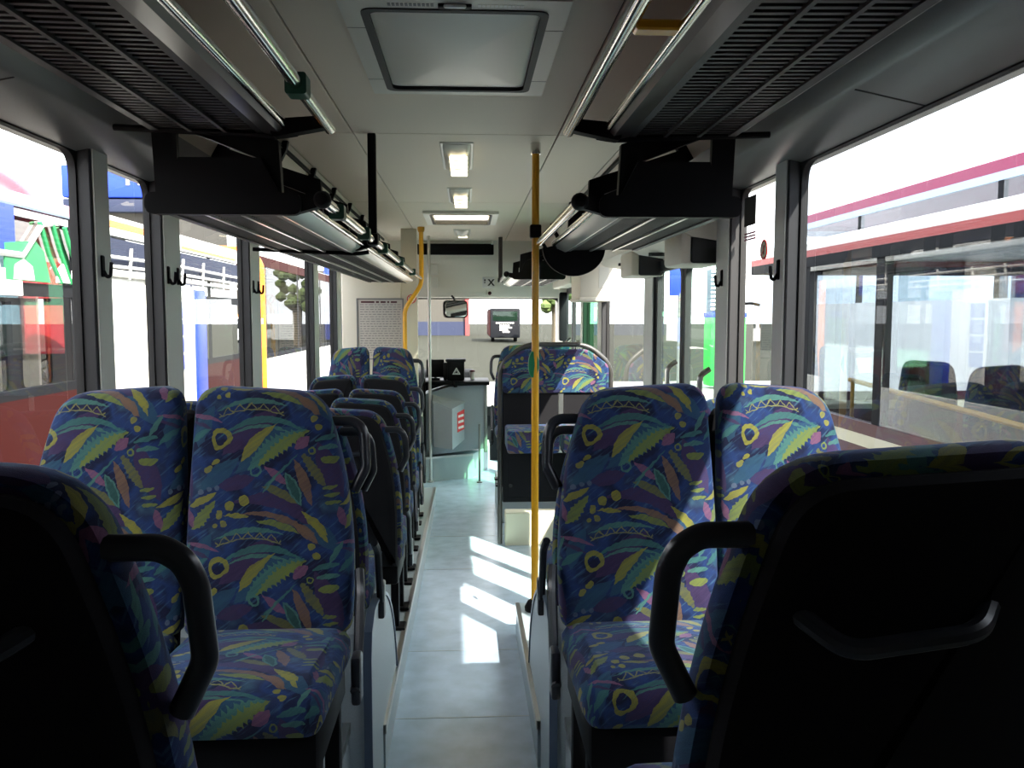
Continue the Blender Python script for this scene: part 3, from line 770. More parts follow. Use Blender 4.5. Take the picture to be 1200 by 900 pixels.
# ------------------------------------------------------------------ ceiling fittings
def hatch(label, y0, y1, hw, bright=False):
    t = thing('roof_hatch', label, 'roof hatch', (0 if bright else .02, (y0+y1)/2, CEIL), 0, 'roof hatches')
    h = (y1-y0)/2; fw = .055 if bright else .058
    f = MB(); f.ring(rect_match(-hw-fw, hw+fw, -h-fw*(1 if bright else 1.3), h+fw), rrect(-hw, hw, -h, h, .04), 'z', -.022, 0); f.build('frame', 'hatchp', t)
    g = MB(); g.ring(rrect(-hw-.004, hw+.004, -h-.004, h+.004, .04), rrect(-hw+.018, hw-.018, -h+.018, h-.018, .035), 'z', -.026, 0.01); g.build('seal', 'rubber', t)
    p = MB(); q = rrect(-hw+.016, hw-.016, -h+.016, h-.016, .035)
    if bright:
        p.loft([[(x, y, .020) for x, y in q], [(x, y, .024) for x, y in q]]); p.build('dome', 'translucent', t)
    else:
        p.loft([[(x*.1, y*.1, -.030) for x, y in q], [(x*.8, y*.8, -.027) for x, y in q], [(x, y, -.012) for x, y in q], [(x, y, -.002) for x, y in q]]); p.build('cover', 'hatchp', t)
        l = MB(); l.box(-.045, .045, -h-.045, -h-.018, -.030, -.020, .003, 1); o = l.build('latch', 'black', t)
        l = MB(); l.box(-.03, .03, -h-.052, -h-.040, -.034, -.024, .003, 1); l.build('latch_lip', 'alu', o)
        for sx in (-1, 1):
            l = MB()
            for k in range(11): l.box(sx*.12-.058+k*.0115 if sx > 0 else -.18+k*.0115, (sx*.12-.058+k*.0115 if sx > 0 else -.18+k*.0115)+.008, -h-.042, -h-.024, -.0235, -.0215)
            l.build('label', 'greybody' if sx < 0 else 'white', t)
        for sx in (-1, 1):
            for yy in (-.28, .30):
                l = MB(); l.box(min(sx*hw, sx*(hw+fw)), max(sx*hw, sx*(hw+fw)), yy*h/.45, yy*h/.45+.003, -.0226, -.02); l.build('frame_joint', 'seam', t)
    return t
hatch('large grey roof hatch with black seal and latch, nearest the camera', 2.35, 3.17, .255)
hatch('bright translucent roof hatch further down the ceiling', HY0, HY1, HX, True)
def lamp(label, y0, y1, w, lit):
    t = thing('ceiling_lamp', label, 'ceiling lamp', (0, (y0+y1)/2, CEIL), 0, 'ceiling lamps down the middle')
    h = (y1-y0)/2
    f = MB(); f.box(-w-.012, w+.012, -h, h, -.006, 0, .003, 1); f.build('base', 'hatchp', t)
    l = MB(); rings = []
    for k in range(9):
        u = -1+2*k/8; y = u*h*.96; d = .045*(1-u**4)+.006
        rings.append([(w*math.cos(a), y, -d*math.sin(a)-.004) for a in [PI*j/10 for j in range(11)]])
    l.loft(rings); l.build('diffuser', 'lens', t)
    for k in range(lit):
        y = -h*.62+k*h*1.30/max(1, lit-1) if lit > 1 else 0
        e = MB(); e.box(-w*.55, w*.75, y-h*.09, y+h*.09, -.058, -.046, .004, 1); e.build('light_strip', 'lamp', t)
    return t
lamp('ribbed ceiling lamp just beyond the large grey hatch, brightest of the row', 4.20, 4.95, .072, 5)
lamp('ribbed ceiling lamp halfway between the grey hatch and the bright hatch', 5.66, 6.36, .072, 4)
lamp('small ceiling lamp beyond the bright translucent hatch', 8.35, 8.9, .072, 1)

# coat hooks on the window pillars
def hook(label, s, y, z):
    t = thing('coat_hook', label, 'coat hook', (s*1.132, y, z), 0, 'coat hooks on the pillars')
    q = MB(); q.box(-.006, .006, -.012, .012, -.02, .05, .004, 1); q.build('plate', 'black', t)
    q = MB(); q.tube([(-s*.004, 0, .0), (-s*.014, 0, -.020), (-s*.026, 0, -.016), (-s*.030, 0, .028)], .006, 8, .012); q.build('prong', 'black', t)
hook('black coat hook on the first pillar of the left windows', -1, 2.80, CZ+.145)
hook('black coat hook on the near edge of the second left pillar', -1, 3.40, CZ+.145)
hook('black coat hook on the far edge of the second left pillar', -1, 3.51, CZ+.145)
hook('black coat hook on the near edge of the third left pillar', -1, 4.72, CZ+.145)
hook('black coat hook on the far edge of the third left pillar', -1, 4.83, CZ+.145)
hook('black coat hook on the pillar of the big right window', 1, 2.88, CZ+.145)
hook('black coat hook on the sunlit pillar before the middle door', 1, 3.53, CZ+.145)

# stickers on the right window and the partition
def round_sign(label, x, y, z, r, face):
    t = thing('warning_sticker', label, 'sticker', (x, y, z), 0, 'round warning stickers')
    ax = 'x' if face == 'x' else 'y'
    def c(rr, k=24): return [(rr*math.cos(2*PI*i/k), rr*math.sin(2*PI*i/k)) for i in range(k)]
    d = MB(); d.prism(c(r*.86), ax, -.0010, .0010); d.build('face', 'cream', t)
    d = MB(); d.ring(c(r), c(r*.82), ax, -.0016, .0016); d.build('red_border', 'redlab', t)
    d = MB(); q = [(-.6*r, .5*r), (-.5*r, .6*r), (.6*r, -.5*r), (.5*r, -.6*r)]; d.prism(q, ax, -.0018, .0018); d.build('red_bar', 'redlab', t)
    d = MB(); q = [(-.12*r, -.5*r), (.12*r, -.5*r), (.2*r, .1*r), (.08*r, .45*r), (-.08*r, .45*r), (-.2*r, .1*r)]; d.prism(q, ax, -.0013, .0013); d.build('figure', 'ink', t)
round_sign('round red-rimmed prohibition sticker on the small right window', 1.182, 3.17, CZ+.252, .038, 'x')
round_sign('round red-rimmed prohibition sticker beside the driver partition', -.50, 8.317, CZ+.165, .045, 'y')
p = MB(); p.box(1.1795, 1.1825, 3.27, 3.40, CZ+.36, CZ+.475)
tag(p.build('window_label', 'ink'), 'black rectangular label high on the small right window', 'label')
t = thing('window_notice', 'small striped notice below the black label on the right window', 'notice', (1.181, 3.33, CZ+.33))
for k in range(3):
    p = MB(); p.box(-.001, .001, -.065, .065, -.012*k-.004, -.012*k+.003); p.build('stripe', 'maroon', t)

# ------------------------------------------------------------------ front of the bus
t = thing('roller_blind', 'black roller blind across the top of the front header', 'blind', (-.05, 9.55, CZ+.76))
q = MB(); q.box(-.46, .40, -.02, .02, -.075, .05, .012); q.build('cassette', 'black', t)
q = MB()
for x in (-.44, .38): q.box(x-.012, x+.012, -.03, .03, .04, .095, .003, 1)
q.build('bracket', 'chrome', t)
t = thing('sign_plate', 'small white sign with a black X on the front header', 'sign', (.30, 9.76, CZ+.38))
q = MB(); q.box(-.075, .065, -.004, .0, -.06, .065, .003, 1); q.build('plate', 'white', t)
text_mesh('X', .10, 'letter', 'ink', t, at(.025, -.006, 0) @ FACE_BACK)
q = MB(); q.box(-.055, -.038, -.006, -.003, .02, .04); q.box(-.055, -.042, -.006, -.003, -.005, .01); q.build('mark', 'ink', t)
p = MB(); p.lathe([(.004, -.012), (.020, -.010), (.022, 0)], (.31, 9.815, CZ+.262), 'y', 16); tag(p.build('sensor_knob', 'maroondk'), 'small dark round knob on the header below the X sign', 'knob')
# pale document holders on the header
for x, z, lab in ((-.42, CZ+.53, 'upper clear card holder on the header beside the yellow pole'), (-.42, CZ+.38, 'lower clear card holder on the header beside the yellow pole')):
    p = MB(); p.box(x, x+.13, 9.70, 9.715, z-.06, z+.06, .004, 1); tag(p.build('card_holder', 'hatchp'), lab, 'card holder', 'card holders on the header')
# mirror
t = thing('interior_mirror', 'black-framed interior driver mirror hanging below the front header', 'mirror', (-.085, 9.62, CZ+.075))
q = MB(); q.tube([(0, .12, .16), (0, .05, .13), (0, .02, .09)], .012, 8, .03); q.build('arm', 'black', t)
q = MB(); pl = rrect(-.145, .145, -.10, .10, .05, 6)
q.loft([[(x*.9, .035, z*.9) for x, z in pl], [(x, .02, z) for x, z in pl], [(x, -.006, z) for x, z in pl], [(x*.95, -.012, z*.95) for x, z in pl]]); o = q.build('housing', 'black', t)
q = MB(); q.loft([[(x*.88, -.0125, z*.86) for x, z in pl], [(x*.86, -.015, z*.84) for x, z in pl]]); q.build('mirror_face', 'mirror', t)
t.rotation_euler = (math.radians(-4), 0, math.radians(20))
# notice board on the partition
t = thing('notice_board', 'framed timetable notice on the driver partition at front left', 'notice board', (-.80, 8.295, CZ-.09))
q = MB(); q.ring(rect_match(-.235, .225, -.34, .26, 1), rect_match(-.222, .212, -.33, .247, 1), 'y', -.014, 0); q.build('frame', 'greybody', t)
q = MB(); q.box(-.225, .215, -.006, -.001, -.335, .25); o = q.build('sheet', 'paper', t)
q = MB()
for k in range(22):
    z = .195-k*.0235; x = -.20
    while x < .19:
        w = random.uniform(.015, .045); q.box(x, min(.2, x+w), -.0075, -.006, z, z+.006); x += w+.012
q.build('print_lines', 'greybody', o)
q = MB(); x = -.19
for w in (.13, .03, .05, .02, .06): q.box(x, x+w, -.0078, -.006, .215, .232); x += w+.015
q.build('heading', 'maroondk', o)

# cash desk beside the driver
t = thing('cash_desk', 'grey metal driver desk with coin box and red label', 'desk', (-.08, 8.75, .0))
q = MB(); q.prism([(-.33, .26), (.32, .34), (.32, 1.02), (-.06, 1.0), (-.33, .92)], 'y', .1, .55); q.build('side_panel', 'steel', t)
A_, B_, C_, D_ = (-.23, -.02), (-.03, -.24), (.10, .12), (-.23, .12)
q = MB(); q.loft([[(*A_, .38), (*B_, .38), (*C_, .44), (*D_, .42)], [(*A_, .84), (*B_, .78), (*C_, .82), (*D_, .90)]]); o = q.build('coin_box', 'steel', t)
q = MB(); q.loft([[(-.24, -.025, .845), (-.03, -.255, .785), (.115, .12, .825), (-.24, .12, .905)], [(-.24, -.025, .862), (-.03, -.255, .802), (.115, .12, .842), (-.24, .12, .922)]]); q.build('coin_box_lid', 'steel', o)
def onface(u, z, off=.003): return (B_[0]+(C_[0]-B_[0])*u+.94*off, B_[1]+(C_[1]-B_[1])*u-.34*off, z)
q = MB(); q.loft([[onface(.38, .54, .0), onface(.92, .55, .0), onface(.92, .76, .0), onface(.38, .745, .0)], [onface(.38, .54), onface(.92, .55), onface(.92, .76), onface(.38, .745)]]); lb = q.build('red_label', 'redlab', t)
q = MB()
for k in range(3):
    z = .70-k*.06; x = .44
    for w in (.12, .09, .16): q.loft([[onface(x, z-.01, .002), onface(x+w, z-.01, .002), onface(x+w, z+.016, .002), onface(x, z+.016, .002)], [onface(x, z-.01, .005), onface(x+w, z-.01, .005), onface(x+w, z+.016, .005), onface(x, z+.016, .005)]]); x += w+.02
q.build('label_text', 'white', lb)
q = MB(); q.box(-.36, .36, .02, .60, 1.02, 1.06, .01); q.box(-.02, .02, .0, .05, 1.0, 1.07, .01); q.build('top_ledge', 'black', t)
q = MB(); q.box(-.345, -.315, .0, .10, .10, 1.1, .005, 1); q.build('edge_post', 'black', t)
q = MB(); q.box(.30, .335, .08, .14, .3, 1.05, .005, 1); q.build('hinge_post', 'greybody', t)
# platform under it
b = MB(); b.prism([(-.42, 8.72), (.10, 8.95), (.30, 9.6), (.30, 10.0), (-1.17, 10.0), (-1.17, 8.72)], 'z', 0, .26); o = struct('floor_platform', b, 'podium')
q = MB(); q.prism([(-.42, 8.705), (.105, 8.94), (.095, 8.96), (-.42, 8.73)], 'z', .245, .268); struct('nosing_strip', q, 'alu', o)
# low post on the step
t = thing('step_post', 'slim grey post standing on the entrance step beside the desk', 'post', (.17, 8.7, 0))
q = MB(); q.tube([(0, 0, .012), (0, 0, .62)], .012, 10); q.build('tube', 'greybody', t)
q = MB(); q.lathe([(.03, 0), (.03, .008), (.014, .014)], (0, 0, 0), 'z', 14); q.build('foot', 'greybody', t)
# dashboard gear
b = MB(); b.prism([(9.45, .262), (9.45, 1.0), (9.6, 1.10), (9.99, 1.12), (9.99, .262)], 'x', -1.15, .1); tag(b.build('dashboard', 'darkbody'), 'dark dashboard below the windscreen in front of the driver', 'dashboard')
t = thing('ticket_monitor', 'dark flat monitor standing on the driver desk', 'monitor', (-.30, 9.05, 1.07))
q = MB(); q.box(-.095, .095, -.015, .015, .02, .21, .008); q.build('screen', 'black', t)
q = MB(); q.box(-.05, .05, -.05, .06, -.01, .012, .004, 1); q.box(-.015, .015, 0, .03, .0, .06); q.build('stand', 'black', t)
t = thing('ticket_printer', 'black ticket printer box with white triangle emblem on the desk', 'ticket printer', (-.07, 8.98, 1.062))
q = MB(); q.box(-.10, .085, -.08, .14, 0, .215, .012); q.build('case', 'black', t)
q = MB(); q.box(-.115, .10, -.09, .145, .20, .225, .008); q.build('lid', 'darkbody', t)
q = MB()
def tri(r): return [(r*math.sin(2*PI*k/3), r*math.cos(2*PI*k/3)) for k in range(3)]
for r in (.050, .028): q.ring([(x, z+.09) for x, z in tri(r)], [(x, z+.09) for x, z in tri(r*.72)], 'y', -.083, -.0795)
q.build('emblem', 'white', t)
q = MB(); q.box(-.14, -.10, -.05, .05, .0, .19, .01); q.build('card_reader', 'black', t)
t = thing('paper_cup', 'small brown drinking cup beside the ticket printer', 'cup', (.10, 9.05, 1.062))
q = MB(); q.lathe([(.020, 0), (.028, .085), (.026, .085), (.019, .006)], (0, 0, 0), 'z', 16); q.build('body', 'paper', t)
q = MB(); q.lathe([(.030, .083), (.030, .095), (.022, .105), (.006, .106)], (0, 0, 0), 'z', 16); q.build('lid', 'maroondk', t)
t = thing('steering_wheel', 'black steering wheel behind the monitor at the driver seat', 'steering wheel', (-.72, 9.12, 1.26))
q = MB(); q.tube([(.21*math.cos(a), .21*math.sin(a), 0) for a in [2*PI*k/28 for k in range(28)]], .014, 8, closed=True); q.build('rim', 'black', t)
q = MB(); q.lathe([(.05, -.02), (.05, .0), (.02, .01)], (0, 0, -.02), 'z', 14)
for a in (.3, 2.4, 4.5): q.tube([(.03*math.cos(a), .03*math.sin(a), -.02), (.21*math.cos(a), .21*math.sin(a), 0)], .009, 6)
q.build('spokes', 'black', t)
q = MB(); q.tube([(0, 0, -.03), (0, .18, -.35)], .03, 10); q.build('column', 'black', t)
t.rotation_euler = (math.radians(25), 0, 0)

# railed partition with tip-up bench on the right
t = thing('railed_partition', 'black partition with fabric band under a bent handrail, front right', 'partition', (.71, 6.25, 0))
q = MB(); q.box(-.40, .40, -.012, .012, .34, 1.20, .006, 1); q.build('board', 'shell', t)
fb = MB(); pl = [(p.x, p.y) for p in fillet([(-.40, 1.17, 0), (.40, 1.17, 0), (.40, 1.38, 0), (.24, 1.50, 0), (-.24, 1.50, 0), (-.40, 1.40, 0)], .04, 5, True)]
fb.loft([[(x*.97, -.032, (z-1.33)*.95+1.33) for x, z in pl], [(x, -.02, z) for x, z in pl], [(x, .02, z) for x, z in pl], [(x*.97, .03, (z-1.33)*.95+1.33) for x, z in pl]], uvs=[[(x, z) for x, z in pl] for _ in range(4)])
fb.build('fabric_band', 'fabric', t)
q = MB(); q.tube([(-.42, 0, .02), (-.42, 0, 1.38), (-.24, 0, 1.535), (.24, 0, 1.535), (.42, 0, 1.38), (.42, 0, .02)], .018, 12, .09); q.build('handrail', 'rackdark', t)
q = MB(); q.box(-.38, .38, -.02, .12, 0, .26, .008, 1); q.build('plinth', 'cream', t)
q = MB(); q.box(-.36, .36, -.018, -.012, .38, .72, .004, 1); o = q.build('lower_panel', 'greybody' if False else 'shell', t)
q = MB(); q.lathe([(.014, -.03), (.014, -.02), (.008, -.018)], (-.34, 0, .47), 'y', 12); q.build('lock', 'ink', o)
q = MB(); q.box(.02, .06, -.016, .016, .34, 1.2, .004, 1); q.build('centre_strip', 'alu', t)
for dx, lab in ((-.20, 'tip-up bench cushion on the railed partition, beside the aisle'), (.20, 'tip-up bench cushion on the railed partition, beside the window')):
    u = thing('tip_up_seat', lab, 'tip-up seat', (.71+dx, 6.22, .78), 0, 'tip-up seats on the partition')
    c = MB(); pl = rrect(-.185, .185, 0, .16, .025, 5)
    rings = [[(x*.97, -.40, (z-.08)*.95+.08) for x, z in pl], [(x, -.385, z) for x, z in pl], [(x, -.02, z) for x, z in pl]]
    c.loft(rings, uvs=[[(x, z) for x, z in pl], [(x, z) for x, z in pl], [(x, z+.36) for x, z in pl]]); c.build('cushion', 'fabric', u)
    q = MB(); q.box(-.16, .16, -.10, .02, -.05, .03, .01); q.build('hinge_bracket', 'black', u)

# equipment boxes under the front right ceiling
t = thing('equipment_housing', 'large cream equipment housing hanging above the front right window', 'housing', (1.03, 6.55, CZ+.29))
q = MB(); q.box(-.125, .145, -.18, .35, -.165, .20, .02); q.build('case', 'beige', t)
q = MB(); q.box(-.135, .15, -.19, .36, -.18, -.15, .012); q.build('base_tray', 'beige', t)
q = MB(); q.box(.02, .10, -.184, -.178, -.08, .08, .002, 1); q.build('vent_plate', 'hatchp', t)
t = thing('pillar_speaker', 'slim dark device on the front right pillar beside the windscreen', 'device', (1.115, 9.3, CZ+.02))
q = MB(); q.box(-.045, .045, -.04, .04, -.30, .24, .02); q.build('case', 'darkbody', t)
q = MB(); q.box(-.05, .05, -.045, .0, .24, .30, .012); q.build('mount', 'beige', t)

# ------------------------------------------------------------------ outside
GZ = -.40
b = MB(); b.box(-160, 160, -60, 220, GZ-.1, GZ); struct('ground', b, 'shaded_asphalt')

b = MB(); b.box(-30, 30, -30, 27, GZ, GZ+.012); struct('ground_sunlit', b, 'sunlitground')  # pale slab stands for the sunlit part of the ground

def wheel(parent, x, y, r=.48, w=.28):
    q = MB(); q.lathe([(r*.55, -w/2), (r*.95, -w/2), (r, -w/2+.03), (r, w/2-.03), (r*.95, w/2), (r*.55, w/2)], (x, y, GZ+r), 'x', 28); o = q.build('wheel', 'tyre', parent)
    q = MB(); q.lathe([(.02, -w/2-.01), (r*.5, -w/2+.0), (r*.56, -w/2-.01), (r*.56, w/2+.01), (r*.5, w/2), (.02, w/2+.01)], (x, y, GZ+r), 'x', 20); q.build('rim', 'alu', o)

def coach(label, xn, s, y0, y1, bands, win, top, mglass, pill, under='greybody', far=2.45, group='parked buses beside this bus', roofm='white', wheels=(1.5,), nose=None):
    """hollow bus; near side plane at x=xn, body going away in direction s; bands: (z0, z1, material) on both sides"""
    t = thing('parked_bus', label, 'bus', (xn+s*far/2, (y0+y1)/2, GZ), 0, group)
    ox, oy, oz = t.location
    def bx(mb, a, c, ya, yb, za, zb, bev=0): mb.box(min(a, c)-ox, max(a, c)-ox, ya-oy, yb-oy, za-oz, zb-oz, bev)
    for z0, z1, m in bands:
        q = MB(); bx(q, xn, xn+s*.06, y0, y1, z0, z1); bx(q, xn+s*far, xn+s*(far-.06), y0, y1, z0, z1)
        bx(q, xn+s*.06, xn+s*(far-.06), y0, y0+.06, z0, z1); bx(q, xn+s*.06, xn+s*(far-.06), y1-.06, y1, z0, z1)
        q.build('body_band', m, t)
    q = MB(); pr = [(0, top-.06), (.05, top-.02), (.2, top), (far-.2, top), (far-.05, top-.02), (far, top-.06), (far-.05, top-.10), (.05, top-.10)]
    q.loft([[(xn+s*a-ox, y0-oy, c-oz) for a, c in pr], [(xn+s*a-ox, y1-oy, c-oz) for a, c in pr]]); q.build('roof', roofm, t)
    q = MB(); bx(q, xn+s*.05, xn+s*(far-.05), y0, y1, GZ+.35, GZ+.42); q.build('bus_floor', under, t)
    z0, z1 = win
    for i, y in enumerate(pill):
        q = MB(); bx(q, xn+s*.01, xn+s*.07, y-.05, y+.05, z0, z1); bx(q, xn+s*(far-.07), xn+s*(far-.01), y-.05, y+.05, z0, z1); q.build('window_pillar', 'darkbody', t)
    ys = [y0+.06]+list(pill)+[y1-.06]
    for a, c in zip(ys[:-1], ys[1:]):
        q = MB(); bx(q, xn+s*.012, xn+s*.02, a, c, z0, z1); q.build('window_glass', mglass, t)
        q = MB(); bx(q, xn+s*(far-.02), xn+s*(far-.012), a, c, z0, z1); q.build('window_glass', mglass, t)
    for y in wheels:
        wheel(t, xn+s*.2-ox, y-oy); 
    for ch in t.children:
        if ch.name.startswith('wheel'): ch.location = (0, 0, -oz)
    return t
# left neighbour: pink cornice, dark glass, red skirt
lb = coach('red bus with dark mirrored glass and pink roof edge beyond the left windows', -2.62, -1, -3.0, 10.0, [(GZ+.30, CZ-.50, 'red'), (CZ-.50, CZ-.44, 'darkbody'), (CZ+.12, CZ+.20, 'darkbody'), (CZ+.66, CZ+.71, 'pink')], (CZ-.44, CZ+.66), CZ+.765, 'tealglass', (-1.2, .6, 2.4, 4.15, 5.9, 7.7, 8.9), roofm='pink', wheels=(-.5,), under='darkbody')
Zg = lambda v: CZ+v-GZ
q = MB(); q.box(1.232, 1.240, .6, 1.62, Zg(.37), Zg(.645)); q.build('blue_reflection', 'blue', lb)  # reflections in the upper glass, built as flat coloured shapes down to the green lines
q = MB(); q.prism([(1.50, Zg(.21)), (2.02, Zg(.21)), (1.95, Zg(.40)), (1.85, Zg(.46)), (1.50, Zg(.42))], 'x', 1.232, 1.241); q.build('green_reflection', 'greenreflect', lb)
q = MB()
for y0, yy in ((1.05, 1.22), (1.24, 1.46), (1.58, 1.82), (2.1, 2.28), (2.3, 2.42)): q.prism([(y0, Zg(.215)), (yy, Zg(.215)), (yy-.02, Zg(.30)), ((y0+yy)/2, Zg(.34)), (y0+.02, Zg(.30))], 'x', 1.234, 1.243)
q.tube([(1.236, .8, Zg(.36)), (1.236, 1.7, Zg(.36)), (1.236, 1.95, Zg(.57)), (1.236, 2.15, Zg(.60))], .02, 6); q.build('white_reflection', 'white', lb)
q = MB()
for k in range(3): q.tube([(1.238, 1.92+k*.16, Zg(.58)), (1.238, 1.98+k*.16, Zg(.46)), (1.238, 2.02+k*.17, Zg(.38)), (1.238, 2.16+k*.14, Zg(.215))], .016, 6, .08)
q.build('green_line_reflection', 'greenreflect', lb)
q = MB(); q.box(1.230, 1.236, -6, 2.4, Zg(.645), Zg(.66)); q.build('upper_edge_strip', 'bluegrey', lb)
q = MB(); q.box(1.233, 1.240, 1.28, 1.68, Zg(.12), Zg(.275)); q.build('white_notice', 'white', lb)
# front part of that bus: pale cornice with orange lettering band, sunlit door, blue and white panels
q = MB(); q.box(1.228, 1.246, 2.42, 6.48, Zg(.60), Zg(.745)); q.build('white_cornice', 'white', lb)
q = MB(); q.box(1.244, 1.250, 2.75, 4.2, Zg(.66), Zg(.71)); q.box(1.244, 1.250, 4.5, 6.3, Zg(.62), Zg(.645)); q.build('orange_stripe', 'orange', lb)
q = MB(); q.box(1.20, 1.25, 2.56, 3.58, Zg(-1.2), Zg(.30), .01); dp = q.build('door_panel', 'white', lb)
q = MB(); q.box(1.24, 1.28, 2.52, 3.66, Zg(.29), Zg(.345), .01); q.box(1.24, 1.275, 3.56, 3.66, Zg(-1.2), Zg(.30), .008); q.build('door_surround', 'laminate', dp)
q = MB(); q.box(1.20, 1.25, 4.24, 4.80, Zg(-1.1), Zg(.26), .01); wp = q.build('white_panel', 'white', lb)
q = MB()
for k in range(4): q.box(1.249, 1.256, 4.24, 4.46, Zg(-.50)+k*.16, Zg(-.50)+k*.16+.14)
q.build('blue_stripe', 'blue', wp)
q = MB(); q.box(1.20, 1.26, 4.82, 5.15, Zg(-1.1), Zg(.25), .02); q.build('blue_door', 'blue', lb)
q = MB(); q.box(1.235, 1.243, 2.42, 6.4, Zg(.36), Zg(.58)); q.build('dark_upper_panel', 'bluewall', lb)
q = MB()
for z in (.30, .36, .43): q.tube([(1.27, 2.5, Zg(z)), (1.27, 4.0, Zg(z+.02)), (1.27, 6.35, Zg(z))], .014, 6)
for y in (2.7, 3.2, 3.9, 4.4, 5.0, 5.7): q.tube([(1.27, y, Zg(.28)), (1.27, y+.06, Zg(.52))], .012, 6)
q.build('white_rail_reflection', 'white', lb)  # rails reflected in the glass, built as solid white tubes
# second bus further along on the left with red corner
coach('grey-windowed bus with orange-red corner, farther along on the left', -2.85, -1, 12.0, 19.5, [(GZ+.30, CZ-.62, 'white'), (CZ-.62, CZ-.55, 'darkbody'), (CZ+.70, CZ+.84, 'red')], (CZ-.55, CZ+.70), CZ+.88, 'greyglass', (12.3, 14.6, 16.8), wheels=(14.2,))
t = thing('corner_post_trim', 'orange-red rounded corner bar on the farther left bus', 'bar', (-2.84, 11.96, CZ))
q = MB(); q.tube([(0, 0, -1.6), (0, 0, .72), (-.16, 0, .90), (-1.2, 0, .94)], .06, 10, .16); q.build('bar', 'orange', t)
# blue canopy building with letter
t = thing('blue_fascia_building', 'building with bright blue fascia and white letter beyond the left windows', 'building', (-12.5, 25, GZ))
q = MB(); q.box(1.2, 3.9, 0, 6, 0, 5.6); q.build('facade', 'shaded_concrete', t)
q = MB(); q.box(1.1, 4.1, -.35, .05, 5.5, 6.4, .04); fz = q.build('fascia', 'blue', t)
text_mesh('N', .62, 'letter', 'white', fz, at(3.12, -.37, 6.05) @ FACE_BACK, .01)
q = MB(); q.box(1.1, 4.1, -.30, .05, 5.1, 5.46, .02); q.build('lower_fascia', 'bluewall', t)
# red inflatable arch above the bus roof with green cap
t = thing('inflatable_arch', 'big red inflatable tube rising above the left bus roof', 'inflatable', (-6.3, 11.2, GZ))
q = MB(); q.tube([(-4.5, 0, 3.85), (-1.0, 0, 3.97), (.35, 0, 3.80), (.85, 0, 3.1), (.95, 0, 0)], .29, 16, .7); q.build('tube', 'inflate', t)
q = MB(); q.lathe([(.14, .0), (.15, .05), (.15, .20), (.12, .22)], (.10, 0, 4.07), 'z', 14); q.build('valve_cap', 'greenpaint', t)
# blue post and far vans
t = thing('blue_post', 'blue upright post beyond the far left windows', 'post', (-3.9, 24, GZ))
q = MB(); q.box(-.075, .075, -.1, .1, 0, 3.6, .02); q.build('shaft', 'blue', t)
q = MB(); q.box(-.2, .2, -.2, .2, 0, .12, .02); q.build('base', 'greybody', t)
q = MB(); q.lathe([(.06, -.16), (.10, -.13), (.10, -.1)], (0, 0, 2.6), 'y', 14); q.build('lamp', 'redlab', t)
def van(label, x, y, rz, m):
    t = thing('delivery_van', label, 'van', (x, y, GZ), rz, 'vans far across the yard')
    pr = [(-2.3, .35), (2.3, .35), (2.35, 1.0), (1.75, 1.15), (1.2, 2.0), (.9, 2.2), (-2.25, 2.25)]
    q = MB(); q.prism([(a, c) for a, c in pr], 'x', -.95, .95); q.build('body', m, t)
    q = MB(); q.prism([(.85, 1.25), (1.62, 1.22), (1.15, 1.92), (.85, 1.98)], 'x', -.97, .97); q.build('side_window', 'darkbody', t)
    q = MB(); q.box(-.98, .98, -1.7, .5, 1.25, 1.75); q.build('window_band', 'darkbody', t)
    for sx in (-.85, .85):
        for yy in (-1.45, 1.5): wheel(t, sx, yy, .34, .2)
    for c in t.children:
        if c.name.startswith('wheel'): c.location = (0, 0, -GZ)
    return t
van('orange van parked far across the yard beyond the left windows', -18.2, 64, 1.25, 'orange')
van('white van parked far across the yard, beside the orange van', -14.6, 60, 1.2, 'white')

# right neighbours
coach('white-roofed bus with red stripe and big windows beyond the right windows', 2.65, 1, -4.0, 7.6, [(GZ+.30, CZ-.86, 'maroondk'), (CZ-.86, CZ-.78, 'cream'), (CZ-.78, CZ-.70, 'maroondk'), (CZ+.37, CZ+.445, 'darkbody'), (CZ+.445, CZ+.497, 'redstripe'), (CZ+.497, CZ+.545, 'white')], (CZ-.70, CZ+.37), CZ+.60, 'busglass', (-2.2, .2, 2.35, 3.55, 5.2, 6.35), wheels=(-2.9, 6.9))
# gear inside that bus
t = thing('neighbour_rail', 'slanting yellow handrail inside the bus beyond the right window', 'handrail', (2.93, 4.6, CZ-.5))
q = MB(); q.tube([(0, -.55, -.08), (0, 1.55, .02)], .018, 8); q.build('bar', 'yellow', t)
q = MB(); q.tube([(0, -.5, -.08), (0, -.5, -1.47)], .016, 8); q.tube([(0, 1.5, .02), (0, 1.5, -1.47)], .016, 8); q.build('upright', 'yellow', t)
GN = 'seats inside the bus beyond the right window'
zf = GZ+.42+.32
for x, y, fwd, lab in ((3.35, 4.95, False, 'sunlit patterned seat inside the neighbouring bus, beyond the yellow rail'), (3.95, 4.95, False, 'patterned seat inside the neighbouring bus, inner one of the sunlit pair'),
                       (3.25, 3.95, True, 'dark seat inside the neighbouring bus, nearest the right window edge'), (3.3, 5.8, True, 'dark-backed seat inside the neighbouring bus, ahead of the sunlit seat')):
    o = dup(P[(1, False)], (x, y, zf), 0 if fwd else PI, lab, GN); o.scale = (1, 1, 1)
t = thing('driver_mirror', 'black hooped mirror arm on the front of the neighbouring right bus', 'mirror', (2.75, 7.65, CZ))
q = MB(); q.tube([(0, 0, .1), (-.05, .1, .12), (-.28, .12, .08), (-.30, .12, -.25)], .014, 8, .05); q.build('arm', 'black', t)
q = MB(); q.box(-.37, -.24, .09, .15, -.33, -.02, .02); q.build('mirror_head', 'black', t)
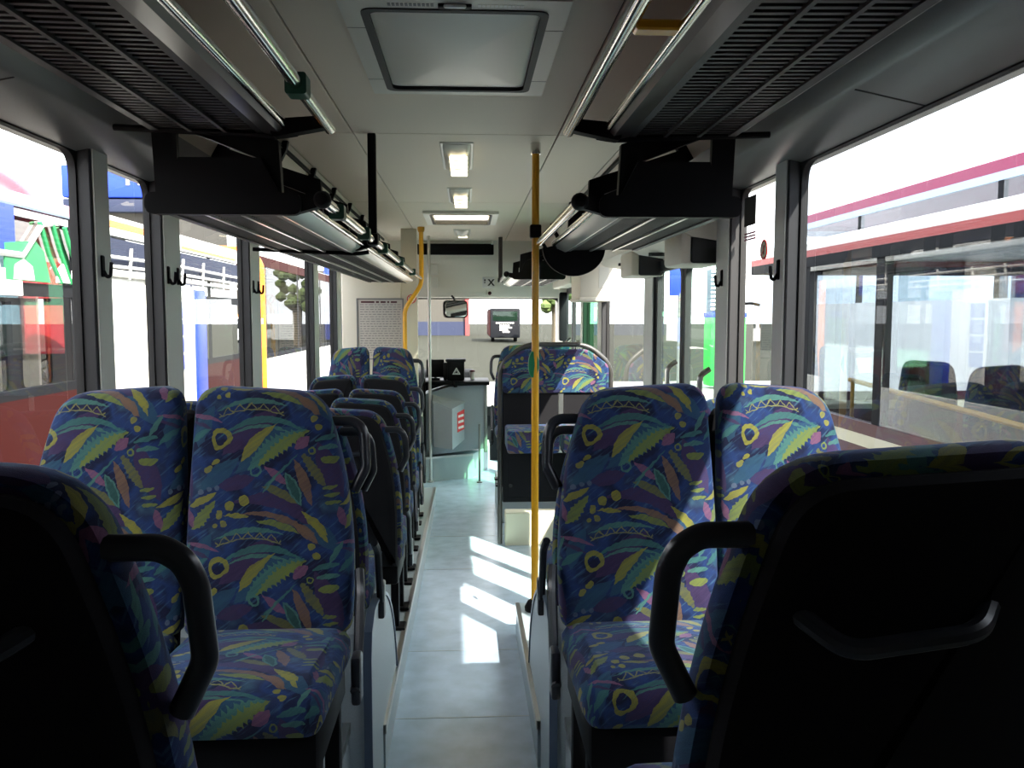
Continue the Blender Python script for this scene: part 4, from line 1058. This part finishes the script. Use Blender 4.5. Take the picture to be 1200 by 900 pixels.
# tall coach behind it; white lower side stands for bright sky and ground
t = coach('tall coach with maroon roof stripe rising behind the right-hand bus', 6.2, 1, -9.0, 16.4, [(GZ+.30, CZ+.2, 'white'), (CZ+1.56, CZ+1.66, 'paleblue'), (CZ+1.66, CZ+1.80, 'maroon')], (CZ+.2, CZ+1.56), CZ+1.84, 'busglass', (-5, -1, 2.5, 6, 9.5, 13), roofm='maroon', wheels=(2,))
# green container with louvres, blue sign, seen through the middle door
t = thing('green_container', 'bright green container with white louvres seen through the middle door', 'container', (7.65, 24.0, GZ))
q = MB(); q.box(-.55, .5, 0, .7, .1, 2.1, .03); q.build('body', 'greenpaint', t)
q = MB(); q.box(-.57, .52, -.02, .72, 2.1, 2.25, .02); q.build('blue_rim', 'blue', t)
q = MB(); q.box(-.5, .45, .05, .65, 2.25, 3.5); lv = q.build('louvre_box', 'bluegrey', t)
q = MB()
for k in range(10): q.box(-.55, .5, -.02, .05, 2.32+k*.12, 2.38+k*.12)
q.build('louvre_slats', 'white', lv)
t = thing('blue_sign', 'blue sign board on a post seen through the middle door', 'sign', (4.30, 16.6, GZ))
q = MB(); q.box(-.22, .22, -.04, .04, 2.55, 3.2, .02); q.build('board', 'blue', t)
q = MB(); q.tube([(0, 0, 0), (0, 0, 2.6)], .05, 10); q.build('post', 'greybody', t)
# far end: dark bus seen from the rear, hall, fence, tree
t = thing('distant_bus', 'dark bus seen from behind through the windscreen, green rear window', 'bus', (3.1, 68, GZ))
q = MB(); q.box(-1.22, 1.22, 0, 9, .35, 2.75, .12); bd = q.build('body', 'darkbody', t)
q = MB(); q.box(-1.0, 1.0, -.03, .05, 1.75, 2.5, .03); q.build('rear_window', 'greenglass', t)
q = MB(); q.box(-.9, .9, .06, .1, 1.8, 2.45); q.build('window_blind', 'paleblue', t)
q = MB(); q.box(-1.26, -1.18, .1, 9, .5, 2.6); q.build('side_stripe', 'red', t)
q = MB()
for k, (a, c) in enumerate(((-.75, .75), (-.45, .35), (-.45, .55), (-.45, .25), (-.2, .4))):
    x = a
    while x < c:
        w = random.uniform(.08, .2); q.box(x, min(c, x+w), -.03, .0, 1.52-k*.17-(.06 if k else 0), 1.60-k*.17-(.02 if k else -.02)); x += w+.05
q.build('rear_text', 'white', bd)
for sx in (-.95, .95): wheel(t, sx, 2.2, .46)
for c in t.children:
    if c.name.startswith('wheel'): c.location = (0, 0, -GZ)
t = thing('depot_hall', 'depot hall with blue base and white fence beyond the windscreen', 'building', (-9.5, 92, GZ))
q = MB(); q.box(-30, 9.5, 0, 8, 0, 7); q.build('facade', 'shaded_concrete', t)
q = MB(); q.box(-30, 9.6, -.1, 0, 0, 1.5); q.build('blue_base', 'bluewall', t)
q = MB()
for k in range(14): q.box(-4+k*.55, -3.75+k*.55, -.3, -.2, 1.6, 3.0)
q.box(-4, 3.6, -.25, -.2, 2.85, 3.0); q.build('fence', 'white', t)
q = MB(); q.box(9.3, 9.75, -.4, .2, 0, 4.2); q.build('red_column', 'redstripe', t)
t = thing('street_tree', 'slim tree with dark trunk beyond the windscreen on the right', 'tree', (6.6, 62, GZ))
q = MB(); q.tube([(0, 0, 0), (.05, 0, 1.6), (0, 0, 3.2)], .35, 10); q.build('trunk', 'bark', t)
q = MB()
for k in range(40):
    a, rr, z = random.uniform(0, 2*PI), random.uniform(.2, 1.6), random.uniform(2.6, 6)
    q.lathe([(.05, -.35), (.38, -.15), (.42, .1), (.05, .4)], (rr*math.cos(a), rr*math.sin(a), z), 'z', 7)
o = q.build('crown', 'leaf', t); o['kind'] = 'stuff'

# ------------------------------------------------------------------ light, sky, camera
w = bpy.data.worlds.new('sky'); SC.world = w; w.use_nodes = True
bg = w.node_tree.nodes['Background']; bg.inputs['Color'].default_value = (0.92, 0.955, 1.0, 1); bg.inputs['Strength'].default_value = 4.4
sd = bpy.data.lights.new('sun', 'SUN'); sd.energy = 16; sd.angle = math.radians(.6); sd.color = (1.0, 0.93, 0.82)
so = bpy.data.objects.new('sun', sd); COL.objects.link(so)
el = math.radians(43); d = Vector((-.52*math.cos(el), .854*math.cos(el), -math.sin(el)))
so.rotation_euler = d.to_track_quat('-Z', 'Y').to_euler()

cam = bpy.data.cameras.new('camera'); cam.sensor_width = 36; cam.lens = 36*980/1200; cam.clip_start = .02; cam.clip_end = 500
co = bpy.data.objects.new('camera', cam); COL.objects.link(co); SC.camera = co
co.location = (CX, 0, CZ)
co.rotation_euler = (math.radians(90)-math.atan(80/980), 0, -math.atan(52/980))
SC.view_settings.view_transform = 'Standard'; SC.view_settings.look = 'None'; SC.view_settings.gamma = 1; SC.view_settings.use_curve_mapping = False
SC.view_settings.exposure = 0.45
SC.cycles.use_denoising = True
